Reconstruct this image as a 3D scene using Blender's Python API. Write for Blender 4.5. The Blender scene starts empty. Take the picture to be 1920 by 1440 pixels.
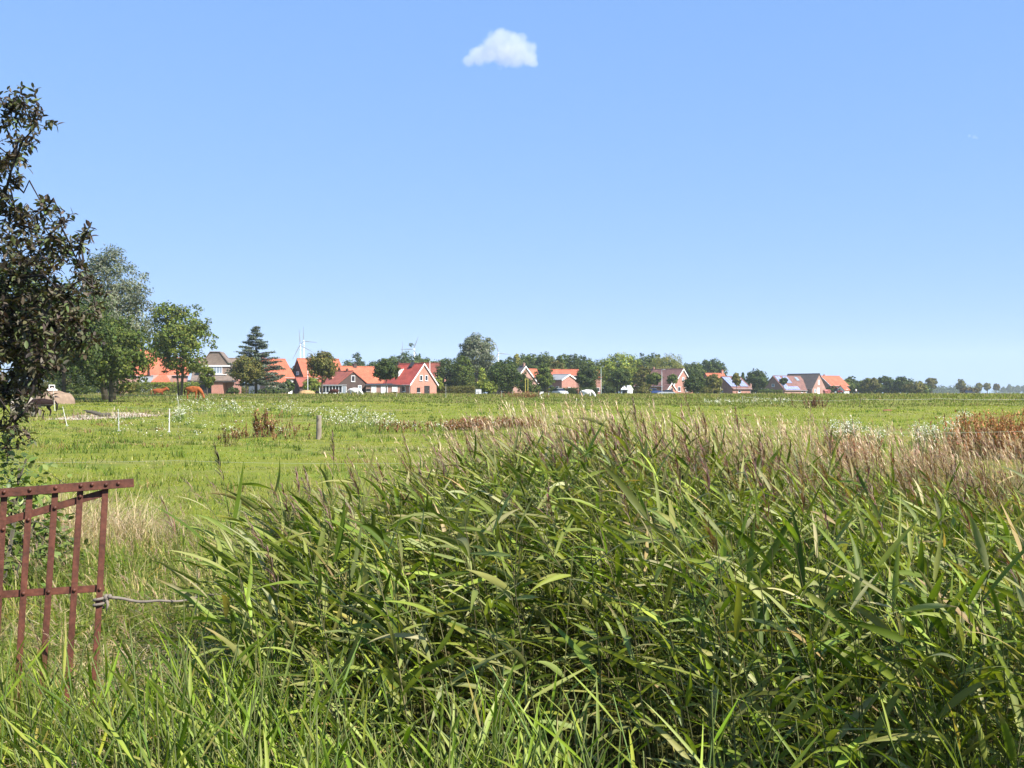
# exposure and light settings used below
SKY_AIR, SKY_DUST, SKY_OZ, SKY_STR = .7, .3, 2.0, .10
SKY_CURVE = ((.253, .38), (.345, .28), (.549, .2))
SUN_STR, EXPO, HAZE, CLOUD_D = 5.0, 1.15, .00014, 2.5
import bpy, bmesh, math, random
import numpy as np
from mathutils import Vector, Matrix
R = math.radians
rng = np.random.default_rng(11)
random.seed(5)
S = bpy.context.scene
COL = S.collection
F = 2059.0            # focal length in photo pixels (1920 wide)
EYE = 1.65

# ---------------------------------------------------------------- terrain
def sstep(a, b, x):
    t = np.clip((np.asarray(x, float) - a) / (b - a), 0, 1)
    return t * t * (3 - 2 * t)
def hgt(x, y):
    x = np.asarray(x, float); y = np.asarray(y, float)
    h = 1.27 * sstep(60, 205, y)
    h = h + 0.42 * sstep(52, 95, y) * sstep(26, -20, x) * (1 - sstep(120, 205, y))
    d = ((x - 3.2) / 3.9) ** 2 + ((y - 6.2) / 2.9) ** 2
    h = h - 0.62 * np.exp(-d * d)
    h = h + 0.10 * np.sin(x * 0.21 + 1.3) * np.sin(y * 0.17) * sstep(8, 25, y) * (1 - sstep(120, 200, y))
    return h
def gz(x, y): return float(hgt(x, y))
def at(px, py, D):
    return Vector(((px - 960) / F * D, D, EYE + (737 - py) / F * D))
def on(px, D):
    x = (px - 960) / F * D
    return Vector((x, D, gz(x, D)))

# ---------------------------------------------------------------- objects
def tag(o, label=None, cat=None, group=None, kind=None):
    if label: o['label'] = label
    if cat: o['category'] = cat
    if group: o['group'] = group
    if kind: o['kind'] = kind
    return o
def thing(name, label, cat, loc=(0, 0, 0), rz=0.0, group=None):
    o = bpy.data.objects.new(name, None); COL.objects.link(o)
    o.location = loc; o.rotation_euler = (0, 0, rz); o.empty_display_size = 0.2
    return tag(o, label, cat, group)
def link(name, me, mat=None, parent=None, loc=None):
    o = bpy.data.objects.new(name, me); COL.objects.link(o)
    if mat is not None:
        for m in (mat if isinstance(mat, (list, tuple)) else [mat]): me.materials.append(m)
    if parent is not None: o.parent = parent
    if loc is not None: o.location = loc
    return o

class MB:
    """collects simple solids, builds ONE mesh"""
    def __init__(s): s.v = []; s.f = []; s.m = []
    def add(s, vs, fs, mi=0):
        b = len(s.v); s.v += [tuple(v) for v in vs]
        for f in fs: s.f.append([b + i for i in f]); s.m.append(mi)
    def box(s, c, d, mi=0, mat=None):
        vs = [Vector((c[0] + sx * d[0] / 2, c[1] + sy * d[1] / 2, c[2] + sz * d[2] / 2)) for sx in (-1, 1) for sy in (-1, 1) for sz in (-1, 1)]
        if mat is not None: vs = [mat @ v for v in vs]
        s.add(vs, [(0, 1, 3, 2), (4, 6, 7, 5), (0, 4, 5, 1), (2, 3, 7, 6), (0, 2, 6, 4), (1, 5, 7, 3)], mi)
    def prism(s, poly, ext, mi=0):
        """poly: 3-D points of a planar polygon, ext: extrusion vector"""
        n = len(poly); e = Vector(ext)
        vs = [Vector(p) for p in poly] + [Vector(p) + e for p in poly]
        fs = [list(range(n))[::-1], list(range(n, 2 * n))] + [(i, (i + 1) % n, n + (i + 1) % n, n + i) for i in range(n)]
        s.add(vs, fs, mi)
    def tube(s, pts, rad, n=6, mi=0, cap=True):
        pts = [Vector(p) for p in pts]; rings = []
        if not isinstance(rad, (list, tuple)): rad = [rad] * len(pts)
        ref = None; b = len(s.v)
        for i, p in enumerate(pts):
            t = (pts[min(i + 1, len(pts) - 1)] - pts[max(i - 1, 0)]).normalized()
            if ref is None: ref = Vector((1, 0, 0)) if abs(t.x) < .8 else Vector((0, 1, 0))
            u = t.cross(ref).normalized(); w = t.cross(u); ref = -w if False else ref
            for k in range(n):
                a = 2 * math.pi * k / n
                s.v.append(tuple(p + (u * math.cos(a) + w * math.sin(a)) * rad[i]))
        for i in range(len(pts) - 1):
            for k in range(n):
                s.f.append([b + i * n + k, b + i * n + (k + 1) % n, b + (i + 1) * n + (k + 1) % n, b + (i + 1) * n + k]); s.m.append(mi)
        if cap:
            s.f.append([b + k for k in range(n)][::-1]); s.m.append(mi)
            e = b + (len(pts) - 1) * n
            s.f.append([e + k for k in range(n)]); s.m.append(mi)
    def ball(s, c, r, n=8, mi=0):
        r = r if isinstance(r, (tuple, list)) else (r, r, r)
        b = len(s.v); m = n // 2
        for i in range(m + 1):
            th = math.pi * i / m
            for k in range(n):
                a = 2 * math.pi * k / n
                s.v.append((c[0] + r[0] * math.sin(th) * math.cos(a), c[1] + r[1] * math.sin(th) * math.sin(a), c[2] + r[2] * math.cos(th)))
        for i in range(m):
            for k in range(n):
                s.f.append([b + i * n + k, b + (i + 1) * n + k, b + (i + 1) * n + (k + 1) % n, b + i * n + (k + 1) % n]); s.m.append(mi)
    def mesh(s, name, smooth=False, bevel=0):
        me = bpy.data.meshes.new(name)
        me.from_pydata(s.v, [], s.f)
        for p, m in zip(me.polygons, s.m): p.material_index = m; p.use_smooth = smooth
        bm = bmesh.new(); bm.from_mesh(me)
        bmesh.ops.recalc_face_normals(bm, faces=bm.faces)
        if bevel:
            bmesh.ops.bevel(bm, geom=bm.edges[:], offset=bevel, segments=2, affect='EDGES')
        bm.to_mesh(me); bm.free()
        return me
    def build(s, name, mat, parent=None, loc=None, smooth=False, bevel=0):
        return link(name, s.mesh(name, smooth, bevel), mat, parent, loc)

def np_mesh(name, V, quads=None, tris=None, col=None, smooth=True):
    """fast mesh from numpy arrays; col = per-vertex RGB own colour"""
    me = bpy.data.meshes.new(name)
    nq = 0 if quads is None else len(quads); nt = 0 if tris is None else len(tris)
    V = np.ascontiguousarray(V, np.float32)
    me.vertices.add(len(V)); me.vertices.foreach_set('co', V.ravel())
    idx = []
    if nq: idx.append(np.asarray(quads, np.int32).ravel())
    if nt: idx.append(np.asarray(tris, np.int32).ravel())
    idx = np.concatenate(idx)
    me.loops.add(len(idx)); me.loops.foreach_set('vertex_index', idx)
    me.polygons.add(nq + nt)
    st = np.concatenate([np.arange(nq) * 4, nq * 4 + np.arange(nt) * 3]).astype(np.int32)
    me.polygons.foreach_set('loop_start', st)
    me.polygons.foreach_set('use_smooth', np.full(nq + nt, bool(smooth)))
    if col is not None:
        a = me.color_attributes.new('Col', 'FLOAT_COLOR', 'POINT')
        c = np.ones((len(V), 4), np.float32); c[:, :3] = col
        a.data.foreach_set('color', c.ravel())
    me.update(calc_edges=True)
    return me

# ---------------------------------------------------------------- numpy foliage builders
def unit(a): return a / np.maximum(np.linalg.norm(a, axis=-1, keepdims=True), 1e-9)
def ribbons(P, d, L, W, droop, nseg=5, fold=0.25, roll=None, wind=None, prof='leaf', three=True, twist=None):
    """leaf blades: start P, start direction d, length L, width W, droop = bend towards the ground (radians-ish)"""
    n = len(P); P = P.astype(float).copy(); d = unit(d.astype(float))
    L = np.broadcast_to(L, (n,)); W = np.broadcast_to(W, (n,)); droop = np.broadcast_to(droop, (n,))
    side0 = np.cross(d, np.array([0, 0, 1.0])); bad = np.linalg.norm(side0, axis=1) < 1e-3
    side0[bad] = np.array([1.0, 0, 0]); side0 = unit(side0)
    if roll is None: roll = np.zeros(n)
    if twist is None: twist = np.zeros(n)
    V = np.zeros((n, nseg + 1, 3 if three else 2, 3)); cur = P; dd = d
    for i in range(nseg + 1):
        t = i / nseg
        if prof == 'leaf': w = (0.35 + 0.65 * min(1, t / .25)) * (1 - max(0, (t - .25) / .75) ** 1.6)
        elif prof == 'oval': w = max(0.05, math.sin(math.pi * min(1, t * .92 + .06)) ** .8)
        else: w = (1 - t ** 1.8)
        w = max(w, 0.03)
        s = np.cross(dd, np.array([0, 0, 1.0])); ln = np.linalg.norm(s, axis=1, keepdims=True)
        s = np.where(ln > 1e-3, s / np.maximum(ln, 1e-6), side0)
        s = unit(s + 0.6 * side0 * np.sign((s * side0).sum(1, keepdims=True) + 1e-9)); nn = unit(np.cross(s, dd))
        a = roll + twist * t
        c_, s_ = np.cos(a)[:, None], np.sin(a)[:, None]
        sv = s * c_ + nn * s_; nv = -s * s_ + nn * c_
        hw = (W * w * 0.5)[:, None]
        V[:, i, 0] = cur - sv * hw + nv * hw * fold
        if three: V[:, i, 1] = cur
        V[:, i, -1] = cur + sv * hw + nv * hw * fold
        step = (L / nseg)[:, None]
        cur = cur + dd * step
        g = np.zeros((n, 3)); g[:, 2] = -droop * (0.35 + 1.3 * t) / nseg
        if wind is not None: g = g + wind / nseg
        dd = unit(dd + g)
    k = 3 if three else 2
    base = (np.arange(n) * (nseg + 1) * k)[:, None, None, None]
    ii = np.arange(nseg)[None, :, None, None]; jj = np.arange(k - 1)[None, None, :, None]
    q = base + ii * k + jj + np.array([0, 1, k + 1, k])[None, None, None, :]
    return V.reshape(-1, 3), q.reshape(-1, 4), (nseg + 1) * k
def tubes_np(P, r0, r1, sides=3):
    """P (n, m, 3) polylines -> thin tubes"""
    n, m, _ = P.shape
    T = np.gradient(P, axis=1); T = unit(T)
    u = unit(np.cross(T, np.array([0.31, 0.95, 0.05]))); w = np.cross(T, u)
    tt = np.linspace(0, 1, m)[None, :, None]
    r = np.broadcast_to(r0, (n,))[:, None, None] * (1 - tt) + np.broadcast_to(r1, (n,))[:, None, None] * tt
    V = np.stack([P + (u * math.cos(a) + w * math.sin(a)) * r for a in np.arange(sides) * 2 * math.pi / sides], 2)
    base = (np.arange(n) * m * sides)[:, None, None, None]
    ii = np.arange(m - 1)[None, :, None, None]; kk = np.arange(sides)[None, None, :, None]; k2 = (kk + 1) % sides
    q = np.concatenate([base + ii * sides + kk, base + ii * sides + k2, base + (ii + 1) * sides + k2, base + (ii + 1) * sides + kk], 3)
    return V.reshape(-1, 3), q.reshape(-1, 4), m * sides
class NB:
    """collects numpy pieces"""
    def __init__(s): s.V = []; s.Q = []; s.C = []; s.n = 0
    def add(s, V, Q, C):
        s.V.append(V); s.Q.append(Q + s.n); s.C.append(np.broadcast_to(C, (len(V), 3))); s.n += len(V)
    def mesh(s, name, smooth=True):
        return np_mesh(name, np.concatenate(s.V), np.concatenate(s.Q), None, np.concatenate(s.C), smooth)
def pick(cols, n, p=None, var=0.18):
    """n own colours from a palette with natural variation"""
    cols = np.array(cols, float); i = rng.choice(len(cols), n, p=p)
    c = cols[i] * (1 + rng.normal(0, var, (n, 1))) * (1 + rng.normal(0, var * .25, (n, 3)))
    return np.clip(c, 0.004, 0.9)

# ---------------------------------------------------------------- materials
MATS = {}
def nodes_of(name):
    m = bpy.data.materials.new(name); m.use_nodes = True
    nt = m.node_tree; nt.nodes.clear()
    out = nt.nodes.new('ShaderNodeOutputMaterial')
    return m, nt, out
def mat(name, col, rough=.6, var=.15, scale=6.0, metal=0.0, bump=0.0, spec=.4, col2=None, bscale=None):
    if name in MATS: return MATS[name]
    m, nt, out = nodes_of(name); N = nt.nodes; Lk = nt.links
    b = N.new('ShaderNodeBsdfPrincipled'); Lk.new(b.outputs[0], out.inputs[0])
    tc = N.new('ShaderNodeTexCoord'); no = N.new('ShaderNodeTexNoise')
    no.inputs['Scale'].default_value = scale; no.inputs['Detail'].default_value = 6
    Lk.new(tc.outputs['Object'], no.inputs['Vector'])
    mx = N.new('ShaderNodeMix'); mx.data_type = 'RGBA'
    lo = [c * (1 - var * 1.6) for c in col]; hi = [min(1, c * (1 + var)) for c in (col2 or col)]
    mx.inputs[6].default_value = (*lo, 1); mx.inputs[7].default_value = (*hi, 1)
    Lk.new(no.outputs['Fac'], mx.inputs[0]); Lk.new(mx.outputs[2], b.inputs['Base Color'])
    b.inputs['Roughness'].default_value = rough; b.inputs['Metallic'].default_value = metal
    b.inputs['Specular IOR Level'].default_value = spec
    if bump:
        bp = N.new('ShaderNodeBump'); bp.inputs['Strength'].default_value = bump
        n2 = N.new('ShaderNodeTexNoise'); n2.inputs['Scale'].default_value = bscale or scale * 4; n2.inputs['Detail'].default_value = 4
        Lk.new(tc.outputs['Object'], n2.inputs['Vector'])
        Lk.new(n2.outputs['Fac'], bp.inputs['Height']); Lk.new(bp.outputs[0], b.inputs['Normal'])
    MATS[name] = m; return m
def brick(name, c1, c2, mortar=(.42, .38, .34), sx=1.0, rough=.85):
    if name in MATS: return MATS[name]
    m, nt, out = nodes_of(name); N = nt.nodes; Lk = nt.links
    b = N.new('ShaderNodeBsdfPrincipled'); Lk.new(b.outputs[0], out.inputs[0])
    tc = N.new('ShaderNodeTexCoord'); sp = N.new('ShaderNodeSeparateXYZ'); ad = N.new('ShaderNodeMath'); cb = N.new('ShaderNodeCombineXYZ')
    Lk.new(tc.outputs['Object'], sp.inputs[0]); Lk.new(sp.outputs[0], ad.inputs[0]); Lk.new(sp.outputs[1], ad.inputs[1])
    Lk.new(ad.outputs[0], cb.inputs[0]); Lk.new(sp.outputs[2], cb.inputs[1])
    br = N.new('ShaderNodeTexBrick'); br.inputs['Scale'].default_value = 1
    br.inputs['Brick Width'].default_value = .24 * sx; br.inputs['Row Height'].default_value = .08 * sx; br.inputs['Mortar Size'].default_value = .008
    br.inputs['Color1'].default_value = (*c1, 1); br.inputs['Color2'].default_value = (*c2, 1); br.inputs['Mortar'].default_value = (*mortar, 1)
    Lk.new(cb.outputs[0], br.inputs['Vector'])
    no = N.new('ShaderNodeTexNoise'); no.inputs['Scale'].default_value = .9; no.inputs['Detail'].default_value = 5
    Lk.new(tc.outputs['Object'], no.inputs['Vector'])
    mp = N.new('ShaderNodeMapRange'); mp.inputs[3].default_value = .72; mp.inputs[4].default_value = 1.25; Lk.new(no.outputs['Fac'], mp.inputs[0])
    mx = N.new('ShaderNodeMix'); mx.data_type = 'RGBA'; mx.blend_type = 'MULTIPLY'; mx.inputs[0].default_value = 1
    Lk.new(br.outputs['Color'], mx.inputs[6]); Lk.new(mp.outputs[0], mx.inputs[7]); Lk.new(mx.outputs[2], b.inputs['Base Color'])
    b.inputs['Roughness'].default_value = rough; b.inputs['Specular IOR Level'].default_value = .25
    MATS[name] = m; return m
def tiles(name, c1, c2, rough=.7):
    """pantile roof: rows and columns from object coordinates, weathered per area"""
    if name in MATS: return MATS[name]
    m, nt, out = nodes_of(name); N = nt.nodes; Lk = nt.links
    b = N.new('ShaderNodeBsdfPrincipled'); Lk.new(b.outputs[0], out.inputs[0])
    tc = N.new('ShaderNodeTexCoord')
    br = N.new('ShaderNodeTexBrick'); br.offset = 0; br.inputs['Scale'].default_value = 1
    sp = N.new('ShaderNodeSeparateXYZ'); cb = N.new('ShaderNodeCombineXYZ')
    Lk.new(tc.outputs['Object'], sp.inputs[0]); Lk.new(sp.outputs[0], cb.inputs[0]); Lk.new(sp.outputs[2], cb.inputs[1]); Lk.new(cb.outputs[0], br.inputs['Vector'])
    br.inputs['Brick Width'].default_value = .24; br.inputs['Row Height'].default_value = .26; br.inputs['Mortar Size'].default_value = .022
    br.inputs['Color1'].default_value = (*c1, 1); br.inputs['Color2'].default_value = (*c2, 1)
    br.inputs['Mortar'].default_value = (*[c * .45 for c in c1], 1)
    no = N.new('ShaderNodeTexNoise'); no.inputs['Scale'].default_value = .6; no.inputs['Detail'].default_value = 7; no.inputs['Roughness'].default_value = .65
    Lk.new(tc.outputs['Object'], no.inputs['Vector'])
    mp = N.new('ShaderNodeMapRange'); mp.inputs[1].default_value = .3; mp.inputs[2].default_value = .7; mp.inputs[3].default_value = .7; mp.inputs[4].default_value = 1.2; Lk.new(no.outputs['Fac'], mp.inputs[0])
    mx = N.new('ShaderNodeMix'); mx.data_type = 'RGBA'; mx.blend_type = 'MULTIPLY'; mx.inputs[0].default_value = 1
    Lk.new(br.outputs['Color'], mx.inputs[6]); Lk.new(mp.outputs[0], mx.inputs[7]); Lk.new(mx.outputs[2], b.inputs['Base Color'])
    bp = N.new('ShaderNodeBump'); bp.inputs['Strength'].default_value = .5; bp.inputs['Distance'].default_value = .03
    Lk.new(br.outputs['Fac'], bp.inputs['Height']); bp.invert = True; Lk.new(bp.outputs[0], b.inputs['Normal'])
    b.inputs['Roughness'].default_value = rough; b.inputs['Specular IOR Level'].default_value = .3
    MATS[name] = m; return m
def leafmat(name, tint=(1, 1, 1), trans=.3, rough=.45, spec=.35, vein=True, tcol=(1.25, 1.35, .6)):
    """thin leaf: own colour from the Col attribute, light passes through"""
    if name in MATS: return MATS[name]
    m, nt, out = nodes_of(name); N = nt.nodes; Lk = nt.links
    at_ = N.new('ShaderNodeAttribute'); at_.attribute_name = 'Col'
    tc = N.new('ShaderNodeTexCoord'); no = N.new('ShaderNodeTexNoise'); no.inputs['Scale'].default_value = 9; no.inputs['Detail'].default_value = 5
    Lk.new(tc.outputs['Object'], no.inputs['Vector'])
    mp = N.new('ShaderNodeMapRange'); mp.inputs[3].default_value = .72; mp.inputs[4].default_value = 1.28; Lk.new(no.outputs['Fac'], mp.inputs[0])
    mx = N.new('ShaderNodeMix'); mx.data_type = 'RGBA'; mx.blend_type = 'MULTIPLY'; mx.inputs[0].default_value = 1
    Lk.new(at_.outputs['Color'], mx.inputs[6]); Lk.new(mp.outputs[0], mx.inputs[7])
    m2 = N.new('ShaderNodeMix'); m2.data_type = 'RGBA'; m2.blend_type = 'MULTIPLY'; m2.inputs[0].default_value = 1
    Lk.new(mx.outputs[2], m2.inputs[6]); m2.inputs[7].default_value = (*tint, 1)
    b = N.new('ShaderNodeBsdfPrincipled'); Lk.new(m2.outputs[2], b.inputs['Base Color'])
    b.inputs['Roughness'].default_value = rough; b.inputs['Specular IOR Level'].default_value = spec
    t = N.new('ShaderNodeBsdfTranslucent')
    m3 = N.new('ShaderNodeMix'); m3.data_type = 'RGBA'; m3.blend_type = 'MULTIPLY'; m3.inputs[0].default_value = 1
    Lk.new(m2.outputs[2], m3.inputs[6]); m3.inputs[7].default_value = (*tcol, 1); Lk.new(m3.outputs[2], t.inputs['Color'])
    ms = N.new('ShaderNodeMixShader'); ms.inputs[0].default_value = trans
    Lk.new(b.outputs[0], ms.inputs[1]); Lk.new(t.outputs[0], ms.inputs[2]); Lk.new(ms.outputs[0], out.inputs[0])
    MATS[name] = m; return m
# ---------------------------------------------------------------- camera, sky, sun
cam = bpy.data.cameras.new('camera'); camo = bpy.data.objects.new('camera', cam); COL.objects.link(camo)
camo.location = (0, 0, EYE); camo.rotation_euler = (R(90), 0, 0)
cam.sensor_width = 36; cam.lens = F / 1920 * 36; cam.shift_y = 17 / 1920
cam.clip_start = .05; cam.clip_end = 20000
S.camera = camo
SUN_EL = R(44); SUN_AZ = R(127)      # azimuth clockwise from +Y: behind the camera and to the right
w = bpy.data.worlds.new('World'); S.world = w; w.use_nodes = True
nt = w.node_tree; nt.nodes.clear()
wo = nt.nodes.new('ShaderNodeOutputWorld'); bg = nt.nodes.new('ShaderNodeBackground'); sky = nt.nodes.new('ShaderNodeTexSky')
sky.sky_type = 'NISHITA'; sky.sun_disc = False; sky.sun_elevation = SUN_EL; sky.sun_rotation = SUN_AZ
sky.altitude = 0; sky.air_density = SKY_AIR; sky.dust_density = SKY_DUST; sky.ozone_density = SKY_OZ
bg.inputs[1].default_value = SKY_STR
# the photo's sky runs more gently from zenith to horizon than the clear-air model: one response curve per channel
sep = nt.nodes.new('ShaderNodeSeparateColor'); com = nt.nodes.new('ShaderNodeCombineColor'); nt.links.new(sky.outputs[0], sep.inputs[0])
for i, (gain, power) in enumerate(SKY_CURVE):
    a = nt.nodes.new('ShaderNodeMath'); a.operation = 'MULTIPLY'; a.inputs[1].default_value = .1; nt.links.new(sep.outputs[i], a.inputs[0])
    p = nt.nodes.new('ShaderNodeMath'); p.operation = 'POWER'; p.inputs[1].default_value = power; nt.links.new(a.outputs[0], p.inputs[0])
    m = nt.nodes.new('ShaderNodeMath'); m.operation = 'MULTIPLY'; m.inputs[1].default_value = gain / .1; nt.links.new(p.outputs[0], m.inputs[0])
    nt.links.new(m.outputs[0], com.inputs[i])
nt.links.new(com.outputs[0], bg.inputs[0]); nt.links.new(bg.outputs[0], wo.inputs[0])
sl = bpy.data.lights.new('sun', 'SUN'); so = bpy.data.objects.new('sun', sl); COL.objects.link(so)
sl.energy = SUN_STR; sl.angle = R(.53); sl.color = (1, .94, .84)
sdir = Vector((math.sin(SUN_AZ) * math.cos(SUN_EL), math.cos(SUN_AZ) * math.cos(SUN_EL), math.sin(SUN_EL)))
so.rotation_euler = (-sdir).to_track_quat('-Z', 'Y').to_euler(); so.location = (20, -20, 30)
vs = S.view_settings; vs.view_transform = 'Standard'; vs.look = 'None'; vs.exposure = EXPO; vs.gamma = 1; vs.use_curve_mapping = False
S.render.film_transparent = False
cy = S.cycles
cy.max_bounces = 6; cy.diffuse_bounces = 3; cy.glossy_bounces = 2; cy.transmission_bounces = 4; cy.volume_bounces = 1; cy.transparent_max_bounces = 6
cy.caustics_reflective = False; cy.caustics_refractive = False
cy.use_denoising = True; cy.denoiser = 'OPENIMAGEDENOISE'
cy.sample_clamp_indirect = 6

# ---------------------------------------------------------------- haze (even air inside one closed box)
hz = MB(); hz.box((0, 1900, 74), (7600, 4400, 156))
hm, hnt, hout = nodes_of('air'); pv = hnt.nodes.new('ShaderNodeVolumePrincipled')
pv.inputs['Color'].default_value = (.80, .90, 1, 1); pv.inputs['Density'].default_value = HAZE; pv.inputs['Anisotropy'].default_value = 0.0
hnt.links.new(pv.outputs[0], hout.inputs['Volume'])
tag(hz.build('haze', hm), kind='stuff')

# ---------------------------------------------------------------- ground: one sheet to the horizon
def spaced(a, b, n, k):
    t = np.linspace(-1, 1, n); return np.sinh(t * k) / math.sinh(k) * (b - a) / 2 + (a + b) / 2
gx = spaced(-3600, 3600, 321, 7.6)
gyp = 3950 * (np.exp(np.linspace(0, 1, 330) * 7.2) - 1) / (math.exp(7.2) - 1)
gy = np.concatenate([-spaced(0, 1, 2, 1)[:0], np.array([-250, -120, -60, -30, -15, -8, -4, -2, -1]), gyp])
X, Y = np.meshgrid(gx, gy); Z = hgt(X, Y)
nearm = (np.abs(X) < 30) & (Y < 60) & (Y > -10)
Z = Z + nearm * rng.normal(0, .012, Z.shape)
V = np.stack([X, Y, Z], -1).reshape(-1, 3)
nx = len(gx); ny = len(gy)
ii, jj = np.meshgrid(np.arange(ny - 1), np.arange(nx - 1), indexing='ij')
q = np.stack([ii * nx + jj, ii * nx + jj + 1, (ii + 1) * nx + jj + 1, (ii + 1) * nx + jj], -1).reshape(-1, 4)
gm, gnt, gout = nodes_of('meadow_soil_and_turf'); N = gnt.nodes; Lk = gnt.links
gb = N.new('ShaderNodeBsdfPrincipled'); Lk.new(gb.outputs[0], gout.inputs[0]); gb.inputs['Roughness'].default_value = .9; gb.inputs['Specular IOR Level'].default_value = .1
tc = N.new('ShaderNodeTexCoord')
def noise(scale, detail=6, rough=.6, vec=None, sxyz=None):
    n = N.new('ShaderNodeTexNoise'); n.inputs['Scale'].default_value = scale; n.inputs['Detail'].default_value = detail; n.inputs['Roughness'].default_value = rough
    src = tc.outputs['Object']
    if sxyz:
        mpn = N.new('ShaderNodeMapping'); mpn.inputs['Scale'].default_value = sxyz; Lk.new(src, mpn.inputs[0]); src = mpn.outputs[0]
    Lk.new(src, n.inputs['Vector']); return n.outputs['Fac']
def rampv(f, a, b, lo=0.0, hi=1.0):
    m = N.new('ShaderNodeMapRange'); m.inputs[1].default_value = a; m.inputs[2].default_value = b; m.inputs[3].default_value = lo; m.inputs[4].default_value = hi; Lk.new(f, m.inputs[0]); return m.outputs[0]
def mixc(fac, a, b):
    m = N.new('ShaderNodeMix'); m.data_type = 'RGBA'; Lk.new(fac, m.inputs[0])
    for i, c in ((6, a), (7, b)):
        if isinstance(c, tuple): m.inputs[i].default_value = (*c, 1)
        else: Lk.new(c, m.inputs[i])
    return m.outputs[2]
def mul(a, b):
    m = N.new('ShaderNodeMath'); m.operation = 'MULTIPLY'
    for i, c in ((0, a), (1, b)):
        if isinstance(c, (int, float)): m.inputs[i].default_value = c
        else: Lk.new(c, m.inputs[i])
    return m.outputs[0]
sepn = N.new('ShaderNodeSeparateXYZ'); Lk.new(tc.outputs['Object'], sepn.inputs[0]); gX, gY = sepn.outputs[0], sepn.outputs[1]
c = mixc(rampv(noise(.05, 5), .35, .65), (.140, .155, .020), (.205, .200, .032))
c = mixc(rampv(noise(.35, 6, .65, sxyz=(.5, 1.2, 1)), .42, .66), c, (.148, .190, .018))
c = mixc(rampv(noise(2.2, 6, .7), .50, .75, 0, .5), c, (.062, .088, .018))
c = mixc(rampv(noise(.11, 6, .7, sxyz=(.6, 1.0, 1)), .50, .66, 0, .8), c, (.215, .190, .075))
c = mixc(rampv(noise(.8, 6, .75, sxyz=(.5, 1.0, 1)), .52, .7, 0, .8), c, (.072, .108, .020))
c = mixc(rampv(noise(7.0, 5, .7), .55, .8, 0, .5), c, (.230, .210, .080))
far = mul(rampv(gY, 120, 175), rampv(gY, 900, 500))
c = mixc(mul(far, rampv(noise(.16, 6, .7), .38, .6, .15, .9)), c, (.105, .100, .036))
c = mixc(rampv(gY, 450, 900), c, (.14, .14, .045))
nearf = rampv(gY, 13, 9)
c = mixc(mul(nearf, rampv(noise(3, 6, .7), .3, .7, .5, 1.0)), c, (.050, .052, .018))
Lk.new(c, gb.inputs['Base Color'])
bpn = N.new('ShaderNodeBump'); bpn.inputs['Strength'].default_value = .6; bpn.inputs['Distance'].default_value = .05
Lk.new(noise(9, 5, .7), bpn.inputs['Height']); Lk.new(bpn.outputs[0], gb.inputs['Normal'])
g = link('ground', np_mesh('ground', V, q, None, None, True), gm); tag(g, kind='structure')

# ---------------------------------------------------------------- the cloud
def eval_mesh(o, name):
    dg = bpy.context.evaluated_depsgraph_get(); dg.update()
    me = bpy.data.meshes.new_from_object(o.evaluated_get(dg)); me.name = name
    return me
def cloud(name, label, px, py, D, puffs, dens, thin=1.0):
    """puffs in photo pixels round (px,py): (dx,dy,r)"""
    s = D / F; c0 = at(px, py, D); mb = MB(); sph = []
    for dx, dy, r in puffs:
        dz = random.uniform(-.5, .5) * r * .6
        p = ((dx) * s, dz * s, -dy * s); sph.append((p, r * s)); mb.ball(p, r * s * 1.12, 20)
    o = mb.build(name, None, None, c0, smooth=True)
    md = o.modifiers.new('r', 'REMESH'); md.mode = 'VOXEL'; md.voxel_size = s * 3.2; md.use_smooth_shade = True
    me = eval_mesh(o, name); o.modifiers.clear(); o.data = me
    m, nt, out = nodes_of(name + '_vapour'); N = nt.nodes; Lk = nt.links
    tc = N.new('ShaderNodeTexCoord'); v = N.new('ShaderNodeVolumePrincipled'); Lk.new(v.outputs[0], out.inputs['Volume'])
    v.inputs['Color'].default_value = (.995, .985, .99, 1); v.inputs['Anisotropy'].default_value = -.1
    acc = None
    for p, r in sph:
        d = N.new('ShaderNodeVectorMath'); d.operation = 'DISTANCE'; Lk.new(tc.outputs['Object'], d.inputs[0]); d.inputs[1].default_value = p
        mp = N.new('ShaderNodeMapRange'); mp.inputs[1].default_value = r * 1.05; mp.inputs[2].default_value = r * .25; Lk.new(d.outputs['Value'], mp.inputs[0])
        if acc is None: acc = mp.outputs[0]
        else:
            a = N.new('ShaderNodeMath'); a.operation = 'ADD'; Lk.new(acc, a.inputs[0]); Lk.new(mp.outputs[0], a.inputs[1]); acc = a.outputs[0]
    n = N.new('ShaderNodeTexNoise'); n.inputs['Scale'].default_value = 1 / (s * 17); n.inputs['Detail'].default_value = 7; n.inputs['Roughness'].default_value = .6
    Lk.new(tc.outputs['Object'], n.inputs['Vector'])
    a = N.new('ShaderNodeMath'); a.operation = 'SUBTRACT'; Lk.new(acc, a.inputs[0])
    mp = N.new('ShaderNodeMapRange'); mp.inputs[1].default_value = .3; mp.inputs[2].default_value = .7; mp.inputs[3].default_value = .0; mp.inputs[4].default_value = .68; Lk.new(n.outputs['Fac'], mp.inputs[0]); Lk.new(mp.outputs[0], a.inputs[1])
    mp = N.new('ShaderNodeMapRange'); mp.inputs[1].default_value = 0; mp.inputs[2].default_value = .8; mp.inputs[3].default_value = 0; mp.inputs[4].default_value = dens / (s * 100) * thin; Lk.new(a.outputs[0], mp.inputs[0])
    Lk.new(mp.outputs[0], v.inputs['Density'])
    o.data.materials.clear(); o.data.materials.append(m)
    return tag(o, label, 'cloud')
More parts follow.
